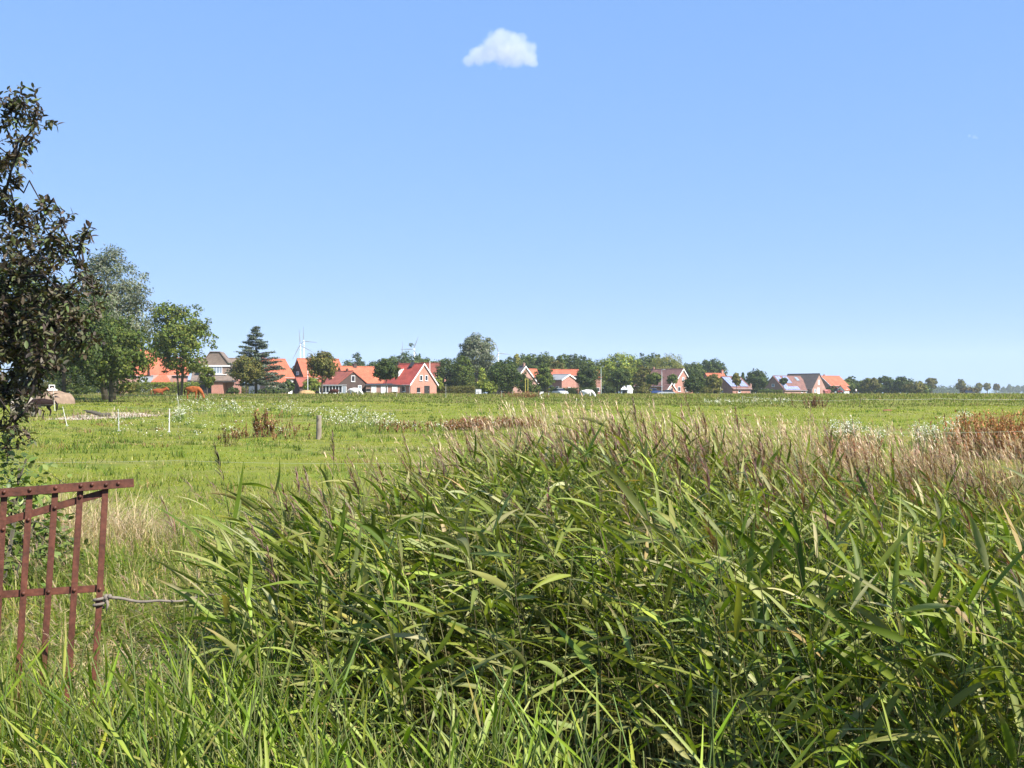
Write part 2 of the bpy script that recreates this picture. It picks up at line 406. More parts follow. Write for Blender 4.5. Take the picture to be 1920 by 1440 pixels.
cloud('cloud', 'small white puffy cloud alone in the upper middle of the blue sky', 938, 90, 3200,
      [(-62, 26, 14), (-50, 18, 21), (-40, 10, 20), (-26, 2, 24), (-10, -18, 24), (-2, 2, 30), (22, 8, 30), (38, -12, 22), (46, 12, 28), (58, 22, 17), (20, -20, 18), (4, -26, 17), (60, -2, 14), (-34, 26, 14), (30, 28, 14), (64, 30, 11), (-18, 20, 15), (2, 26, 17), (18, 26, 16)], CLOUD_D)
cloud('cloud', 'tiny faint wisp of cloud in the upper right part of the sky', 1824, 256, 3300,
      [(-6, -1, 5), (3, 1, 6), (8, 3, 4)], CLOUD_D, .8)
# ---------------------------------------------------------------- trees
BARK = mat('bark', (.10, .08, .06), .9, .35, 3.0, bump=.6)
LEAF = leafmat('tree_leaf', trans=.26, rough=.55, spec=.2)
def lobes(k=9):
    d = unit(rng.normal(size=(k, 3))); a = rng.uniform(-.28, .34, k); return d, a
def crown_pts(n, rx, ry, rz, shape, lob, lean=0):
    """cluster centres for a crown whose centre is the origin"""
    d = unit(rng.normal(size=(n * 3, 3)))
    r = rng.uniform(.25, 1, n * 3) ** .45
    b = 1 + ((d @ lob[0].T).clip(0, 1) ** 3 * lob[1]).sum(1)
    p = d * (r * b)[:, None]
    if shape == 'cone': p[:, :2] *= (1.05 - .52 * (p[:, 2:3] + 1))
    if shape == 'egg': p[:, :2] *= (1 - .22 * p[:, 2:3])
    if shape == 'dome': p[:, 2] = np.where(p[:, 2] < 0, p[:, 2] * .75, p[:, 2])
    if shape == 'spread': p[:, :2] *= (1 + .15 * p[:, 2:3])
    p = p[:n] * np.array([rx, ry, rz])
    return p
def leaf_cards(cent, rad, nper, size, out_from, cols, p=None, var=.2, asp=.55, up=.25, hang=0.0, cvar=.16):
    C = np.repeat(cent, nper, 0); n = len(C)
    rr = np.repeat(np.broadcast_to(rad, (len(cent),)), nper)
    o = unit(rng.normal(size=(n, 3))) * (rng.uniform(0, 1, n) ** .42 * rr)[:, None]
    o[:, 2] *= .8
    P = C + o
    nrm = unit(unit(P - out_from) * .7 + unit(o) * .5 + rng.normal(0, .55, (n, 3)) + np.array([0, 0, up]))
    t = unit(np.cross(nrm, rng.normal(size=(n, 3))) + np.array([0, 0, -hang]))
    t = unit(t - nrm * (t * nrm).sum(1, keepdims=True)); b = np.cross(nrm, t)
    L = size * rng.uniform(.6, 1.35, n)[:, None]; W = L * asp
    cup = nrm * L * .12
    V = np.stack([P - t * L * .5 + cup, P + b * W * .5, P + t * L * .5 + cup, P - b * W * .5], 1).reshape(-1, 3)
    Q = np.arange(n * 4).reshape(-1, 4)
    cc = np.repeat(np.exp(rng.normal(0, cvar, len(cent))), nper)[:, None]
    c = pick(cols, n, p, var) * cc
    return V, Q, np.repeat(c, 4, 0)
def limbs(mb, base, ctr, tips, r0, multi=1, sides=7):
    base = Vector(base); ctr = Vector(ctr)
    fork = base.lerp(ctr, .45)
    for k in range(multi):
        off = Vector((random.uniform(-1, 1), random.uniform(-1, 1), 0)) * r0 * (3 if multi > 1 else 0)
        b = base + off * .5 + Vector((0, 0, -.3))
        mb.tube([b, base.lerp(fork, .5) + off + Vector((random.uniform(-1, 1), 0, 0)) * r0 * .4, fork + off * 1.6, ctr + off * 2], [r0 * 1.25, r0, r0 * .75, r0 * .3], sides)
    for t in tips:
        t = Vector(t); s = base.lerp(ctr, random.uniform(.35, .9)); m = s.lerp(t, .5) + Vector((0, 0, (t - s).length * .12))
        mb.tube([s, m, t], [r0 * .38, r0 * .22, r0 * .06], 5)
WARM = np.array([1.38, 1.14, .82])
PAL = {
 'green': [(.045, .085, .018), (.070, .115, .024), (.090, .130, .030), (.035, .062, .015)],
 'dark': [(.030, .060, .018), (.042, .078, .022), (.060, .092, .028), (.022, .045, .014)],
 'olive': [(.075, .095, .026), (.095, .110, .030), (.055, .075, .022), (.115, .115, .036)],
 'yellow': [(.210, .245, .034), (.260, .275, .042), (.150, .195, .028), (.095, .135, .022)],
 'silver': [(.115, .135, .075), (.155, .172, .108), (.075, .095, .045), (.215, .225, .165)],
 'blue': [(.155, .195, .150), (.20, .24, .195), (.115, .15, .105), (.25, .28, .23)],
 'ash': [(.065, .110, .022), (.095, .145, .030), (.045, .080, .018), (.120, .160, .036)],
 'willowgold': [(.240, .240, .055), (.290, .275, .065), (.165, .180, .042), (.105, .125, .03)],
 'brownish': [(.080, .075, .040), (.095, .090, .050), (.060, .062, .030)],
 'lime': [(.150, .210, .040), (.120, .180, .030), (.090, .140, .025)],
}
PAL = {k: [tuple(np.array(c) * (WARM if k not in ('silver', 'blue', 'willowgold', 'yellow') else 1)) for c in v] for k, v in PAL.items()}
def tree(name, label, px, top, width, D, pal, shape='round', bottom=None, base=None, clusters=60, nper=38, leaf=None, trunk=True, r0=None, multi=1,
         asp=.72, group=None, hang=0.0, var=.2, crad=.26, cat='tree', depth=None, cvar=.16, gap=1.0):
    """crown spans WIDTH photo px round PX, from TOP down to BOTTOM (photo py); trunk to the ground at distance D"""
    s = D / F; b = on(px, D); zt = EYE + (737 - top) * s
    zb = EYE + (737 - bottom) * s if bottom else b.z + .25 * (zt - b.z)
    zb = max(zb, b.z + .05)
    H = zt - zb; rx = width * s / 2 * 1.07; rz = H / 2 * 1.02; ry = (depth or 1.0) * rx
    root = thing(name, label, cat, b, 0, group)
    ctr = np.array([0, 0, zb + rz - b.z])
    lob = lobes(); k = crad
    cp = crown_pts(clusters, rx * (1 - k * .8), ry * (1 - k * .8), rz * (1 - k * .8), shape, lob)
    cr = rng.uniform(.75, 1.35, len(cp)) * k * min(rx, rz * 1.1) * 1.2
    lf = (leaf * 1.18 if leaf else max(.16, 3.1 * s)); nper = int(nper * 1.7); clusters = int(clusters * 1.15)
    nb = NB(); nb.add(*leaf_cards(cp + ctr, cr, nper, lf, ctr, PAL[pal], None, var, asp, hang=hang, cvar=cvar))
    # stray sprigs outside the mass break the outline
    ns = max(8, clusters // 2)
    d = unit(rng.normal(size=(ns, 3))); sp = d * np.array([rx, ry, rz]) * rng.uniform(.80, .98, (ns, 1))
    if shape == 'cone': sp[:, :2] *= (1.05 - .52 * (sp[:, 2:3] / rz + 1))
    nb.add(*leaf_cards(sp + ctr, k * rx * .6, max(8, nper // 3), lf * .9, ctr, PAL[pal], None, var, asp, hang=hang))
    link('crown', nb.mesh('crown', False), LEAF, root)
    if trunk:
        mb = MB(); r = r0 or max(.09, H * .022)
        tips = [Vector(cp[i] + ctr) for i in rng.choice(len(cp), min(11, len(cp)), replace=False)]
        limbs(mb, (0, 0, 0), ctr + np.array([0, 0, rz * .35]), tips, r, multi)
        mb.build('trunk', BARK, root, smooth=True)
    return root

# --- big trees at the left edge of the meadow
tree('willow_tree', 'tall silvery grey willow rising behind the dark leafy trees', 208, 474, 162, 122, 'silver', 'egg', 712, clusters=150, nper=60, leaf=.34, asp=.35, hang=.5, crad=.2, r0=.32, multi=2, cvar=.22)
tree('alder_tree', 'dark green alder with a visible trunk in front of the willow', 120, 548, 170, 100, 'dark', 'dome', 730, clusters=120, nper=55, leaf=.27, crad=.22, r0=.2)
tree('alder_tree', 'green alder in front of the silvery willow, beside the clipped hedge', 208, 590, 150, 106, 'green', 'dome', 738, clusters=100, nper=55, leaf=.27, crad=.22, r0=.18)
tree('alder_tree', 'tall dark alder behind the brown leaved tree at the picture edge', 30, 480, 200, 112, 'green', 'egg', 732, clusters=130, nper=50, leaf=.28, crad=.22, r0=.25)
tree('ash_tree', 'bushy bright green ash tree standing alone behind the two chestnut horses', 338, 564, 122, 150, 'ash', 'round', 706, clusters=100, nper=52, leaf=.3, crad=.20, r0=.13, multi=3, cvar=.2)
tree('conifer_tree', 'small conifer tip peeping up behind the brown tiled roof', 396, 646, 16, 250, 'dark', 'cone', 735, clusters=30, nper=30)
tree('garden_tree', 'small round olive tree in front of the blue cedar', 462, 666, 54, 186, 'olive', 'round', 722, clusters=60, nper=45, leaf=.3, r0=.12)
tree('garden_tree', 'dense round tree beside the tall street lamp', 604, 657, 58, 192, 'olive', 'round', 716, clusters=75, nper=45, leaf=.3, r0=.16)
tree('garden_tree', 'slender dark tree in front of the white garage doors', 724, 672, 50, 186, 'dark', 'spread', 716, clusters=46, nper=42, leaf=.28, r0=.1)
tree('poplar_tree', 'tall grey green poplar standing above all the village trees', 894, 625, 70, 285, 'silver', 'round', 705, clusters=95, nper=50, leaf=.5, asp=.5, crad=.22, r0=.3, cvar=.3)
tree('garden_tree', 'broad dark tree right of the red roofed house', 838, 672, 48, 250, 'dark', 'round', 736, clusters=65, nper=42)
tree('garden_tree', 'green tree left of the yellowing shrub, below the poplar', 868, 668, 40, 245, 'green', 'egg', 736, clusters=60, nper=42)
tree('garden_shrub', 'yellowing conical shrub below the poplar', 903, 690, 32, 226, 'yellow', 'cone', 738, clusters=40, nper=36, trunk=False, cat='shrub')
tree('garden_tree', 'dark round tree in front of the grey roofed house', 946, 674, 64, 216, 'dark', 'round', 738, clusters=80, nper=45)
tree('garden_shrub', 'dark shrub against the pale gable of the grey roofed house', 982, 697, 40, 222, 'dark', 'egg', 739, clusters=34, nper=36, trunk=False, cat='shrub')
tree('garden_tree', 'pale thin topped tree on the skyline right of the poplar', 969, 664, 17, 330, 'willowgold', 'round', 700, clusters=30, nper=26)
tree('garden_tree', 'dark tree on the skyline behind the pale gable', 1002, 665, 36, 325, 'dark', 'round', 725, clusters=50, nper=40)
tree('garden_tree', 'green tree between the two orange roofs in the village centre', 1021, 682, 38, 245, 'green', 'round', 736, clusters=60, nper=42)
tree('garden_tree', 'dark tree right of the low orange roofed bungalow', 1101, 682, 40, 262, 'dark', 'round', 736, clusters=60, nper=42)
tree('maple_tree', 'large yellow green maple in the middle of the village', 1157, 664, 84, 300, 'yellow', 'dome', 732, clusters=110, nper=44, crad=.2, r0=.25, cvar=.25)
tree('garden_tree', 'small dark tree in front of the yellow green maple', 1163, 690, 42, 262, 'dark', 'dome', 728, clusters=56, nper=40, r0=.16)
tree('garden_tree', 'olive tree between the maple and the brown tiled house', 1204, 682, 34, 290, 'olive', 'egg', 736, clusters=55, nper=40)
tree('willow_tree', 'golden weeping willow behind the brown tiled house', 1250, 664, 66, 385, 'willowgold', 'dome', 720, clusters=90, nper=40, asp=.3, hang=1.4, crad=.2)
tree('garden_tree', 'small round tree in front of the brown tiled roof', 1226, 698, 28, 280, 'green', 'round', 722, clusters=40, nper=36, r0=.1)
tree('garden_tree', 'little round tree left of the white edged brick gable', 1261, 701, 20, 286, 'green', 'round', 722, clusters=30, nper=34, r0=.1)
tree('garden_tree', 'dense green tree right of the white edged brick gable', 1300, 699, 40, 270, 'dark', 'egg', 737, clusters=62, nper=42)
tree('garden_tree', 'very dark wide tree rising above the first solar roof', 1337, 672, 52, 425, 'dark', 'dome', 725, clusters=75, nper=42)
tree('garden_tree', 'mid green tree left of the very dark wide tree', 1304, 682, 40, 410, 'green', 'round', 720, clusters=55, nper=40)
tree('garden_tree', 'olive tree hiding the left end of the first solar roof', 1338, 700, 32, 290, 'olive', 'round', 735, clusters=50, nper=40)
tree('garden_tree', 'little tree standing before the first solar roof', 1381, 700, 18, 300, 'olive', 'round', 725, clusters=28, nper=30, r0=.08)
tree('conifer_tree', 'small dark conifer tip behind the first solar roof', 1393, 697, 14, 385, 'dark', 'cone', 728, clusters=26, nper=30)
tree('garden_tree', 'wide dark tree between the two solar roofs', 1419, 694, 42, 362, 'dark', 'dome', 734, clusters=66, nper=42)
tree('garden_tree', 'small dark round tree before the second solar roof', 1469, 706, 15, 352, 'dark', 'round', 722, clusters=22, nper=30, r0=.08)
for i, (px, top, wd, pal, lab) in enumerate([
    (1583, 708, 24, 'green', 'first tree of the hedge row right of the last orange roof'),
    (1596, 705, 16, 'dark', 'narrow dark tree beside the person in the white shirt'),
    (1617, 713, 24, 'green', 'low green tree just right of the person in the white shirt'),
    (1634, 707, 26, 'olive', 'round olive tree in the left half of the field hedge row'),
    (1658, 704, 22, 'dark', 'dark upright tree, tallest in the middle of the field hedge row'),
    (1677, 713, 24, 'green', 'low green bush like tree between the two taller hedge row trees'),
    (1694, 706, 26, 'dark', 'dark rounded tree towards the right end of the field hedge row'),
    (1714, 716, 32, 'olive', 'low spreading tree that ends the field hedge row')]):
    tree('hedgerow_tree', lab, px, top, wd * 1.35, 430 + (i * 37) % 50, pal, 'dome', 740, clusters=46, nper=36, group='trees of the field hedge row')
for px, top, wd, D, pal, bot, lab in [
    (1746, 708, 21, 610, 'olive', 729, 'lone roundish tree, first and biggest on the open horizon'),
    (1801, 711, 16, 700, 'olive', 731, 'lone upright tree above the dark low bush on the horizon'),
    (1835, 718, 11, 900, 'olive', 732, 'slim tree right behind the dark low bush on the horizon'),
    (1851, 717, 11, 900, 'olive', 732, 'slim tree in the middle of three on the horizon'),
    (1868, 719, 11, 900, 'brownish', 732, 'slim brownish tree, last of three on the horizon')]:
    tree('field_tree', lab, px, top, wd, D, pal, 'egg', bot, clusters=36, nper=36, r0=.3, group='single trees along the horizon')
tree('field_bush', 'low dark wedge shaped bush on the horizon above the dark car', 1817, 727, 34, 520, 'brownish', 'dome', 741, clusters=46, nper=36, trunk=False, cat='bush')
for px, top, wd, lab in [(1769, 729, 13, 'small bluish tree clump between the two lone horizon trees'), (1787, 730, 11, 'tiny bluish tree clump left of the upright lone tree'),
                         (1881, 725, 8, 'narrow bluish tree beyond the three slim horizon trees'), (1893, 723, 13, 'wide bluish tree near the right end of the horizon'),
                         (1908, 723, 13, 'bluish tree next to last on the horizon'), (1921, 722, 12, 'bluish tree cut by the right picture edge on the horizon')]:
    tree('distant_tree', lab, px, top, wd, 1900, 'dark', 'dome', 738, clusters=30, nper=30, trunk=True, group='far bluish trees on the horizon')

# --- blue cedar: tiers of flat drooping boughs
def cedar(label, px, top, width, D):
    s = D / F; b = on(px, D); H = EYE + (737 - top) * s - b.z; root = thing('cedar_tree', label, 'tree', b)
    mb = MB(); mb.tube([(0, 0, -.3), (0, 0, H * .5), (0, 0, H)], [.3, .2, .03], 8)
    nb = NB(); cen = []; rad = []
    z = H * .16
    while z < H * .985:
        t = z / H; L = width * s / 2 * (1.0 - t) ** 1.0 * 1.3 + .18
        for k in range(random.randint(5, 7)):
            a = random.uniform(0, 6.283); l = L * random.uniform(.55, 1.1)
            e = Vector((math.cos(a) * l, math.sin(a) * l, l * random.uniform(-.02, .28) * (1 if t > .3 else .4)))
            p0 = Vector((0, 0, z)); mb.tube([p0, p0 + e * .5 + Vector((0, 0, .06 * l)), p0 + e], [.06, .04, .012], 4)
            for q in range(max(3, int(l / .28))):
                u = (q + 1) / max(3, int(l / .28)); c = p0 + e * (.15 + .88 * u) + Vector((random.uniform(-.2, .2), random.uniform(-.2, .2), random.uniform(-.1, .05)))
                cen.append(c); rad.append(.16 + .22 * (1 - abs(u - .55)))
        z += H * .043
    cen = np.array(cen); rad = np.array(rad)
    P = np.repeat(cen, 34, 0); n = len(P); rr = np.repeat(rad, 34)
    P = P + rng.normal(0, 1, (n, 3)) * np.stack([rr * .62, rr * .62, rr * .22], 1)
    d = rng.normal(0, 1, (n, 3)) * np.array([1, 1, .35]); d[:, 2] -= .25
    V, Q, k = ribbons(P, d, .38, .16, .3, 1, 0, three=False, prof='grass')
    nb.add(V, Q, np.repeat(pick(PAL['blue'], n), k, 0))
    link('crown', nb.mesh('crown', False), LEAF, root); mb.build('trunk', BARK, root, smooth=True)
cedar('blue grey cedar with flat layered boughs beside the brown tiled house', 480, 611, 118, 198)

# --- the wood behind the village reads as one mass
def wood():
    nb = NB()
    for x0, x1, tops, D, pals in [
        (600, 830, [(600, 690), (640, 690), (665, 676), (680, 674), (705, 684), (725, 676), (745, 668), (765, 664), (790, 670), (815, 676), (830, 674)], 420, ['dark', 'green', 'dark']),
        (860, 1000, [(860, 674), (900, 676), (945, 680), (960, 672), (1000, 672)], 400, ['dark', 'green']),
        (990, 1130, [(990, 670), (1010, 664), (1040, 668), (1068, 661), (1085, 663), (1100, 670), (1120, 680), (1130, 676)], 350, ['green', 'olive', 'dark', 'green']),
        (1185, 1345, [(1185, 676), (1205, 666), (1222, 664), (1240, 668), (1280, 682), (1300, 683), (1322, 678), (1345, 686)], 440, ['dark', 'green', 'dark']),
        (100, 300, [(100, 660), (200, 660), (300, 676)], 300, ['dark', 'green']),
        (540, 600, [(540, 690), (560, 688), (600, 688)], 420, ['dark', 'dark'])]:
        px = x0
        while px < x1:
            top = np.interp(px, [t[0] for t in tops], [t[1] for t in tops]) + random.uniform(-4, 3)
            d = D + random.uniform(-20, 30); s = d / F; b = on(px, d); zt = EYE + (737 - top) * s
            H = zt - b.z; rx = random.uniform(13, 20) * s; ctr = np.array([b.x, b.y, b.z + H * .53])
            cp = crown_pts(60, rx * 1.05, rx * 1.05, H * .46, 'dome', lobes()) + ctr
            pal = random.choice(pals)
            nb.add(*leaf_cards(cp, rng.uniform(.7, 1.2, len(cp)) * rx * .36, 44, 3.0 * s, ctr, PAL[pal], None, .2, .75, cvar=.22))
            px += random.uniform(6, 10)
    # undergrowth closing the foot of the wood and of the gardens
    for x0, x1, D, h0, h1 in [(-40, 300, 255, 3.5, 6), (375, 640, 275, 2.5, 4.5), (640, 1000, 330, 3.5, 6), (985, 1350, 336, 3.5, 6.5), (1340, 1450, 400, 3, 5), (1560, 1740, 470, 3.5, 6)]:
        px = x0
        while px < x1:
            d = D + random.uniform(-12, 25); s = d / F; b = on(px, d); H = random.uniform(h0, h1); rx = random.uniform(1.4, 2.6); ctr = np.array([b.x, b.y, b.z + H * .42])
            cp = crown_pts(26, rx, rx, H * .5, 'dome', lobes()) + ctr; cp[:, 2] = np.maximum(cp[:, 2], b.z + .2)
            nb.add(*leaf_cards(cp, rng.uniform(.7, 1.2, len(cp)) * rx * .45, 34, 3.0 * s, ctr, PAL[random.choice(['dark', 'green', 'olive', 'dark'])], None, .2, .75, cvar=.22)); px += random.uniform(8, 14)
    tag(link('background_wood', nb.mesh('background_wood', False), LEAF), kind='stuff')
    # dark strip of the farthest hedgerows on the horizon
    nb = NB()
    for a, b_, D, h in [(1735, 1830, 1500, 9), (1865, 1990, 2300, 8)]:
        n = 150; px = rng.uniform(a, b_, n); x = (px - 960) / F * D
        C = np.stack([x, D + rng.uniform(-20, 20, n), 1.3 + rng.uniform(.0, 1, n) * h * (.5 + .5 * rng.uniform(0, 1, n))], 1)
        nb.add(*leaf_cards(C, 5.0, 18, 3.0, np.array([x.mean(), D, -5]), PAL['dark']))
    tag(link('distant_hedgerow', nb.mesh('distant_hedgerow', False), LEAF), kind='stuff')
wood()
# --- low shrubs along the gardens
def shrub(label, px, top, width, D, pal, cat='shrub', name='garden_shrub', bottom=742, shape='dome', nper=34, clusters=34):
    return tree(name, label, px, top, width, D, pal, shape, bottom, clusters=clusters, nper=nper, trunk=False, cat=cat)
shrub('yellow green shrub at the foot of the street lamp', 584, 706, 34, 212, 'lime')
shrub('dark rounded bush left of the shade darkened gable with two windows', 540, 712, 24, 215, 'dark')
shrub('low dark hedge plant below the cedar', 505, 729, 70, 208, 'dark')
shrub('bright green shrub right of the red roofed brick house', 822, 705, 22, 236, 'lime')
shrub('pale green shrub beside the white box on the meadow edge', 915, 717, 30, 212, 'lime')
shrub('low green bush beside the yellow goal posts', 1000, 722, 30, 225, 'green')
shrub('green bush below the maple, right of the white tent roof', 1205, 726, 34, 262, 'olive')
shrub('low bush between the lamp post and the first solar house', 1330, 724, 50, 275, 'olive')
shrub('dark bush in front of the last orange roof', 1563, 724, 26, 372, 'dark')
shrub('dark bush below the second solar roof', 1440, 729, 34, 350, 'dark')
shrub('dark bush right of the brick garage wall', 436, 727, 24, 207, 'dark')
shrub('dark bushes under the alders beside the tan mound', 138, 722, 70, 118, 'dark')
shrub('dark green shrub under the brown leaved tree at the far left edge', 10, 716, 90, 116, 'dark', clusters=50)
tree('garden_tree', 'small leafy tree leaning against the ash, before the brown tiled roof', 388, 684, 30, 158, 'ash', 'round', 728, clusters=40, nper=36, r0=.08)
shrub('tall rank shrub between the alders and the clipped hedge', 236, 716, 40, 128, 'olive')
shrub('pale garden bush beside the white house wall', 520, 718, 44, 214, 'silver')
# ---------------------------------------------------------------- village
T_ORANGE = tiles('orange_pantiles', (.52, .155, .082), (.46, .125, .066))
T_RED = tiles('red_pantiles', (.45, .085, .058), (.39, .07, .05))
T_DRED = tiles('dark_red_pantiles', (.33, .10, .066), (.28, .08, .055))
T_BROWN = tiles('brown_pantiles', (.25, .19, .15), (.20, .155, .125))
T_GREY = tiles('grey_pantiles', (.16, .15, .15), (.13, .12, .125))
T_DARK = tiles('dark_pantiles', (.12, .095, .085), (.095, .08, .07))
T_MAUVE = tiles('red_brown_pantiles', (.24, .12, .10), (.19, .10, .085))
B_RED = brick('red_brick', (.36, .13, .09), (.30, .105, .075))
B_ORANGE = brick('orange_brick', (.44, .155, .10), (.38, .13, .082))
B_PINK = brick('pale_pink_brick', (.35, .185, .145), (.30, .155, .12), (.38, .32, .28))
B_DARK = brick('dark_and_shaded_brick', (.075, .045, .038), (.055, .035, .03), (.10, .085, .08))  # brown brick; also holds the shade painted on the two-window gable
WHITE = mat('white_paint', (.80, .80, .78), .5, .05, 3)
WPVC = mat('white_frame', (.78, .79, .80), .35, .04, 5)
GLASS = mat('window_glass', (.020, .026, .034), .08, .2, .7, spec=.6)
LGLASS = mat('pale_blue_grey_glass', (.26, .31, .36), .15, .3, 1.2, spec=.6)  # pale blue grey pane colour, also used for lamps and the skylight
DARKP = mat('dark_paint', (.03, .028, .028), .5, .2, 4)
FELT = mat('roofing_felt', (.24, .25, .26), .85, .2, 1.4)
DFELT = mat('dark_fascia', (.035, .034, .037), .6, .2, 2)
GUT = mat('zinc_gutter', (.5, .5, .5), .45, .1, 4, metal=.5)
def solar_mat():
    m, nt, out = nodes_of('solar_cells'); N = nt.nodes; Lk = nt.links
    b = N.new('ShaderNodeBsdfPrincipled'); Lk.new(b.outputs[0], out.inputs[0])
    tc = N.new('ShaderNodeTexCoord'); br = N.new('ShaderNodeTexBrick'); br.offset = 0
    sp = N.new('ShaderNodeSeparateXYZ'); cb = N.new('ShaderNodeCombineXYZ')
    Lk.new(tc.outputs['Object'], sp.inputs[0]); Lk.new(sp.outputs[0], cb.inputs[0]); Lk.new(sp.outputs[2], cb.inputs[1]); Lk.new(cb.outputs[0], br.inputs['Vector'])
    br.inputs['Scale'].default_value = 1; br.inputs['Brick Width'].default_value = .16; br.inputs['Row Height'].default_value = .13; br.inputs['Mortar Size'].default_value = .012
    br.inputs['Color1'].default_value = (.10, .14, .34, 1); br.inputs['Color2'].default_value = (.14, .18, .40, 1); br.inputs['Mortar'].default_value = (.5, .52, .58, 1)
    Lk.new(br.outputs[0], b.inputs['Base Color']); b.inputs['Roughness'].default_value = .25; b.inputs['Specular IOR Level'].default_value = .8
    return m
SOLAR = solar_mat()

class House:
    """ridge along local X; theta > 0 shows the left gable, theta < 0 the right gable"""
    def __init__(s, label, x1, x2, ridge, eave, D, theta, W, wall, roof, barge=None, over=.35, base_drop=.3, cat='house', name='house', hip=0.0, group=None):
        th = R(theta); sc = D / F; s.sc = sc
        cx = (x1 + x2) / 2; b = on(cx, D); s.b = b
        s.L = max(2.0, (x2 - x1) * sc / max(.25, math.cos(th))); s.W = W
        s.rz = EYE + (737 - ridge) * sc - b.z; De = D - W / 2 * math.cos(th)
        s.ez = EYE + (737 - eave) * De / F - b.z
        s.root = thing(name, label, cat, b, th, group)
        L, e, r = s.L, s.ez, s.rz; h = W / 2
        wl = MB(); i = 0.02
        wl.prism([(-L / 2 + .1, -h, -base_drop), (-L / 2 + .1, h, -base_drop), (-L / 2 + .1, h, e), (-L / 2 + .1, 0, r - .16), (-L / 2 + .1, -h, e)], (L - .2, 0, 0))
        s.wall = wl.build('wall', wall, s.root)
        ro = MB(); sl = (r - e) / h; ex = over; ov = over
        for sg in (-1, 1):
            y1 = sg * (h + ex); z1 = e - ex * sl; hp = hip
            tk = .16
            ro.add([(-L / 2 - ov * .4, y1, z1), (L / 2 + ov * .4, y1, z1), (L / 2 + ov * .4 - hp, 0, r), (-L / 2 - ov * .4 + hp, 0, r),
                    (-L / 2 - ov * .4, y1, z1 - tk), (L / 2 + ov * .4, y1, z1 - tk), (L / 2 + ov * .4 - hp, 0, r - tk), (-L / 2 - ov * .4 + hp, 0, r - tk)],
                   [(0, 1, 2, 3), (7, 6, 5, 4), (0, 4, 5, 1), (1, 5, 6, 2), (3, 7, 4, 0)])
        ro.tube([(-L / 2 - ov * .4 + hip, 0, r + .02), (L / 2 + ov * .4 - hip, 0, r + .02)], .11, 6)
        s.roof = ro.build('roof', roof, s.root)
        s.sl = sl
        if barge:
            for end in ((1, -1) if barge == 'both' else ((1,) if theta < 0 else (-1,))):
                bb = MB(); X = end * (L / 2 + ov * .4 + .035)
                for sg in (-1, 1):
                    y1 = sg * (h + ex); z1 = e - ex * sl
                    bb.prism([(X - .03, y1, z1 + .05), (X - .03, 0, r + .06), (X - .03, 0, r - .3), (X - .03, y1, z1 - .3)], (.06, 0, 0))
                bb.build('barge_board', WHITE, s.root)
    def frame(s, face):
        L, h = s.L, s.W / 2
        return {'F': Matrix.Translation((0, -h, 0)), 'R': Matrix.Translation((L / 2 - .1, 0, 0)) @ Matrix.Rotation(R(90), 4, 'Z'),
                'L': Matrix.Translation((-L / 2 + .1, 0, 0)) @ Matrix.Rotation(R(-90), 4, 'Z')}[face]
    def opening(s, name, face, u, z, w_, h_, pane=GLASS, fr=WPVC, mull=1, label=None, rows=1):
        """u along the face from its middle, z height of the middle above the ground, frame stands 3 cm proud of the wall"""
        M = s.frame(face); f = MB(); t = .09; d = .1
        for sx in (-1, 1): f.box((u + sx * (w_ / 2 - t / 2), -.03, z), (t, d, h_), 0, M)
        for sz in (-1, 1): f.box((u, -.032, z + sz * (h_ / 2 - t / 2)), (w_ - 2 * t, d, t), 0, M)
        for k in range(1, mull): f.box((u - w_ / 2 + w_ * k / mull, -.028, z), (.06, .08, h_ - 2 * t), 0, M)
        for k in range(1, rows): f.box((u, -.026, z - h_ / 2 + h_ * k / rows), (w_ - 2 * t, .07, .05), 0, M)
        o = f.build(name, fr, s.root)
        g = MB(); g.box((u, -.005, z), (w_ - 2 * t, .05, h_ - 2 * t), 0, M)
        g.build('pane' if name == 'window' else 'panel', pane, o)
        if name == 'window':
            q = MB(); q.box((u, -.07, z - h_ / 2 - .035), (w_ + .14, .16, .06), 0, M); q.build('sill', WHITE, o)
        if name == 'door':
            q = MB(); q.ball(M @ Vector((u + w_ * .32, -.06, z - .05)), .05, 6); q.build('handle', GUT, o)
        if label: o['label'] = label
        return o
    def on_roof(s, u, v, w_, len_, thick, name, m, parent=None, lift=.06, side=-1):
        """slab lying on the front slope: u along the ridge from the middle, v metres down from the ridge"""
        n = Vector((0, side * s.sl, 1)).normalized(); dn = Vector((0, side * 1, -s.sl)).normalized()
        c = Vector((u, 0, s.rz)) + dn * (v + len_ / 2) + n * (lift + thick / 2)
        X = Vector((1, 0, 0)); mt = Matrix.Translation(c) @ Matrix((X, dn, n)).transposed().to_4x4()
        b = MB(); b.box((0, 0, 0), (w_, len_, thick), 0, mt); return b.build(name, m, parent or s.roof)
    def chimney(s, u, h=.9, w_=.6, m=None, off=0):
        b = MB(); z = s.rz - abs(off) * s.sl; b.box((u, off, z + h / 2 - .3), (w_, w_, h + .6)); b.box((u, off, z + h + .05), (w_ + .14, w_ + .14, .1)); b.tube([(u, off, z + h + .1), (u, off, z + h + .35)], .1, 6)
        return b.build('chimney', m or B_RED, s.roof)
    def gutter(s):
        b = MB(); y = -s.W / 2 - .42; z = s.ez - .35 * s.sl - .08
        b.tube([(-s.L / 2, y, z), (s.L / 2, y, z)], .07, 6); b.tube([(s.L / 2 - .3, -s.W / 2 - .06, z), (s.L / 2 - .3, -s.W / 2 - .06, 0)], .045, 6)
        return b.build('gutter', GUT, s.root)
def annex(parent_root, name, c, d, m, rz=None):
    b = MB(); b.box((c[0], c[1], c[2]), d); return b.build(name, m, parent_root)

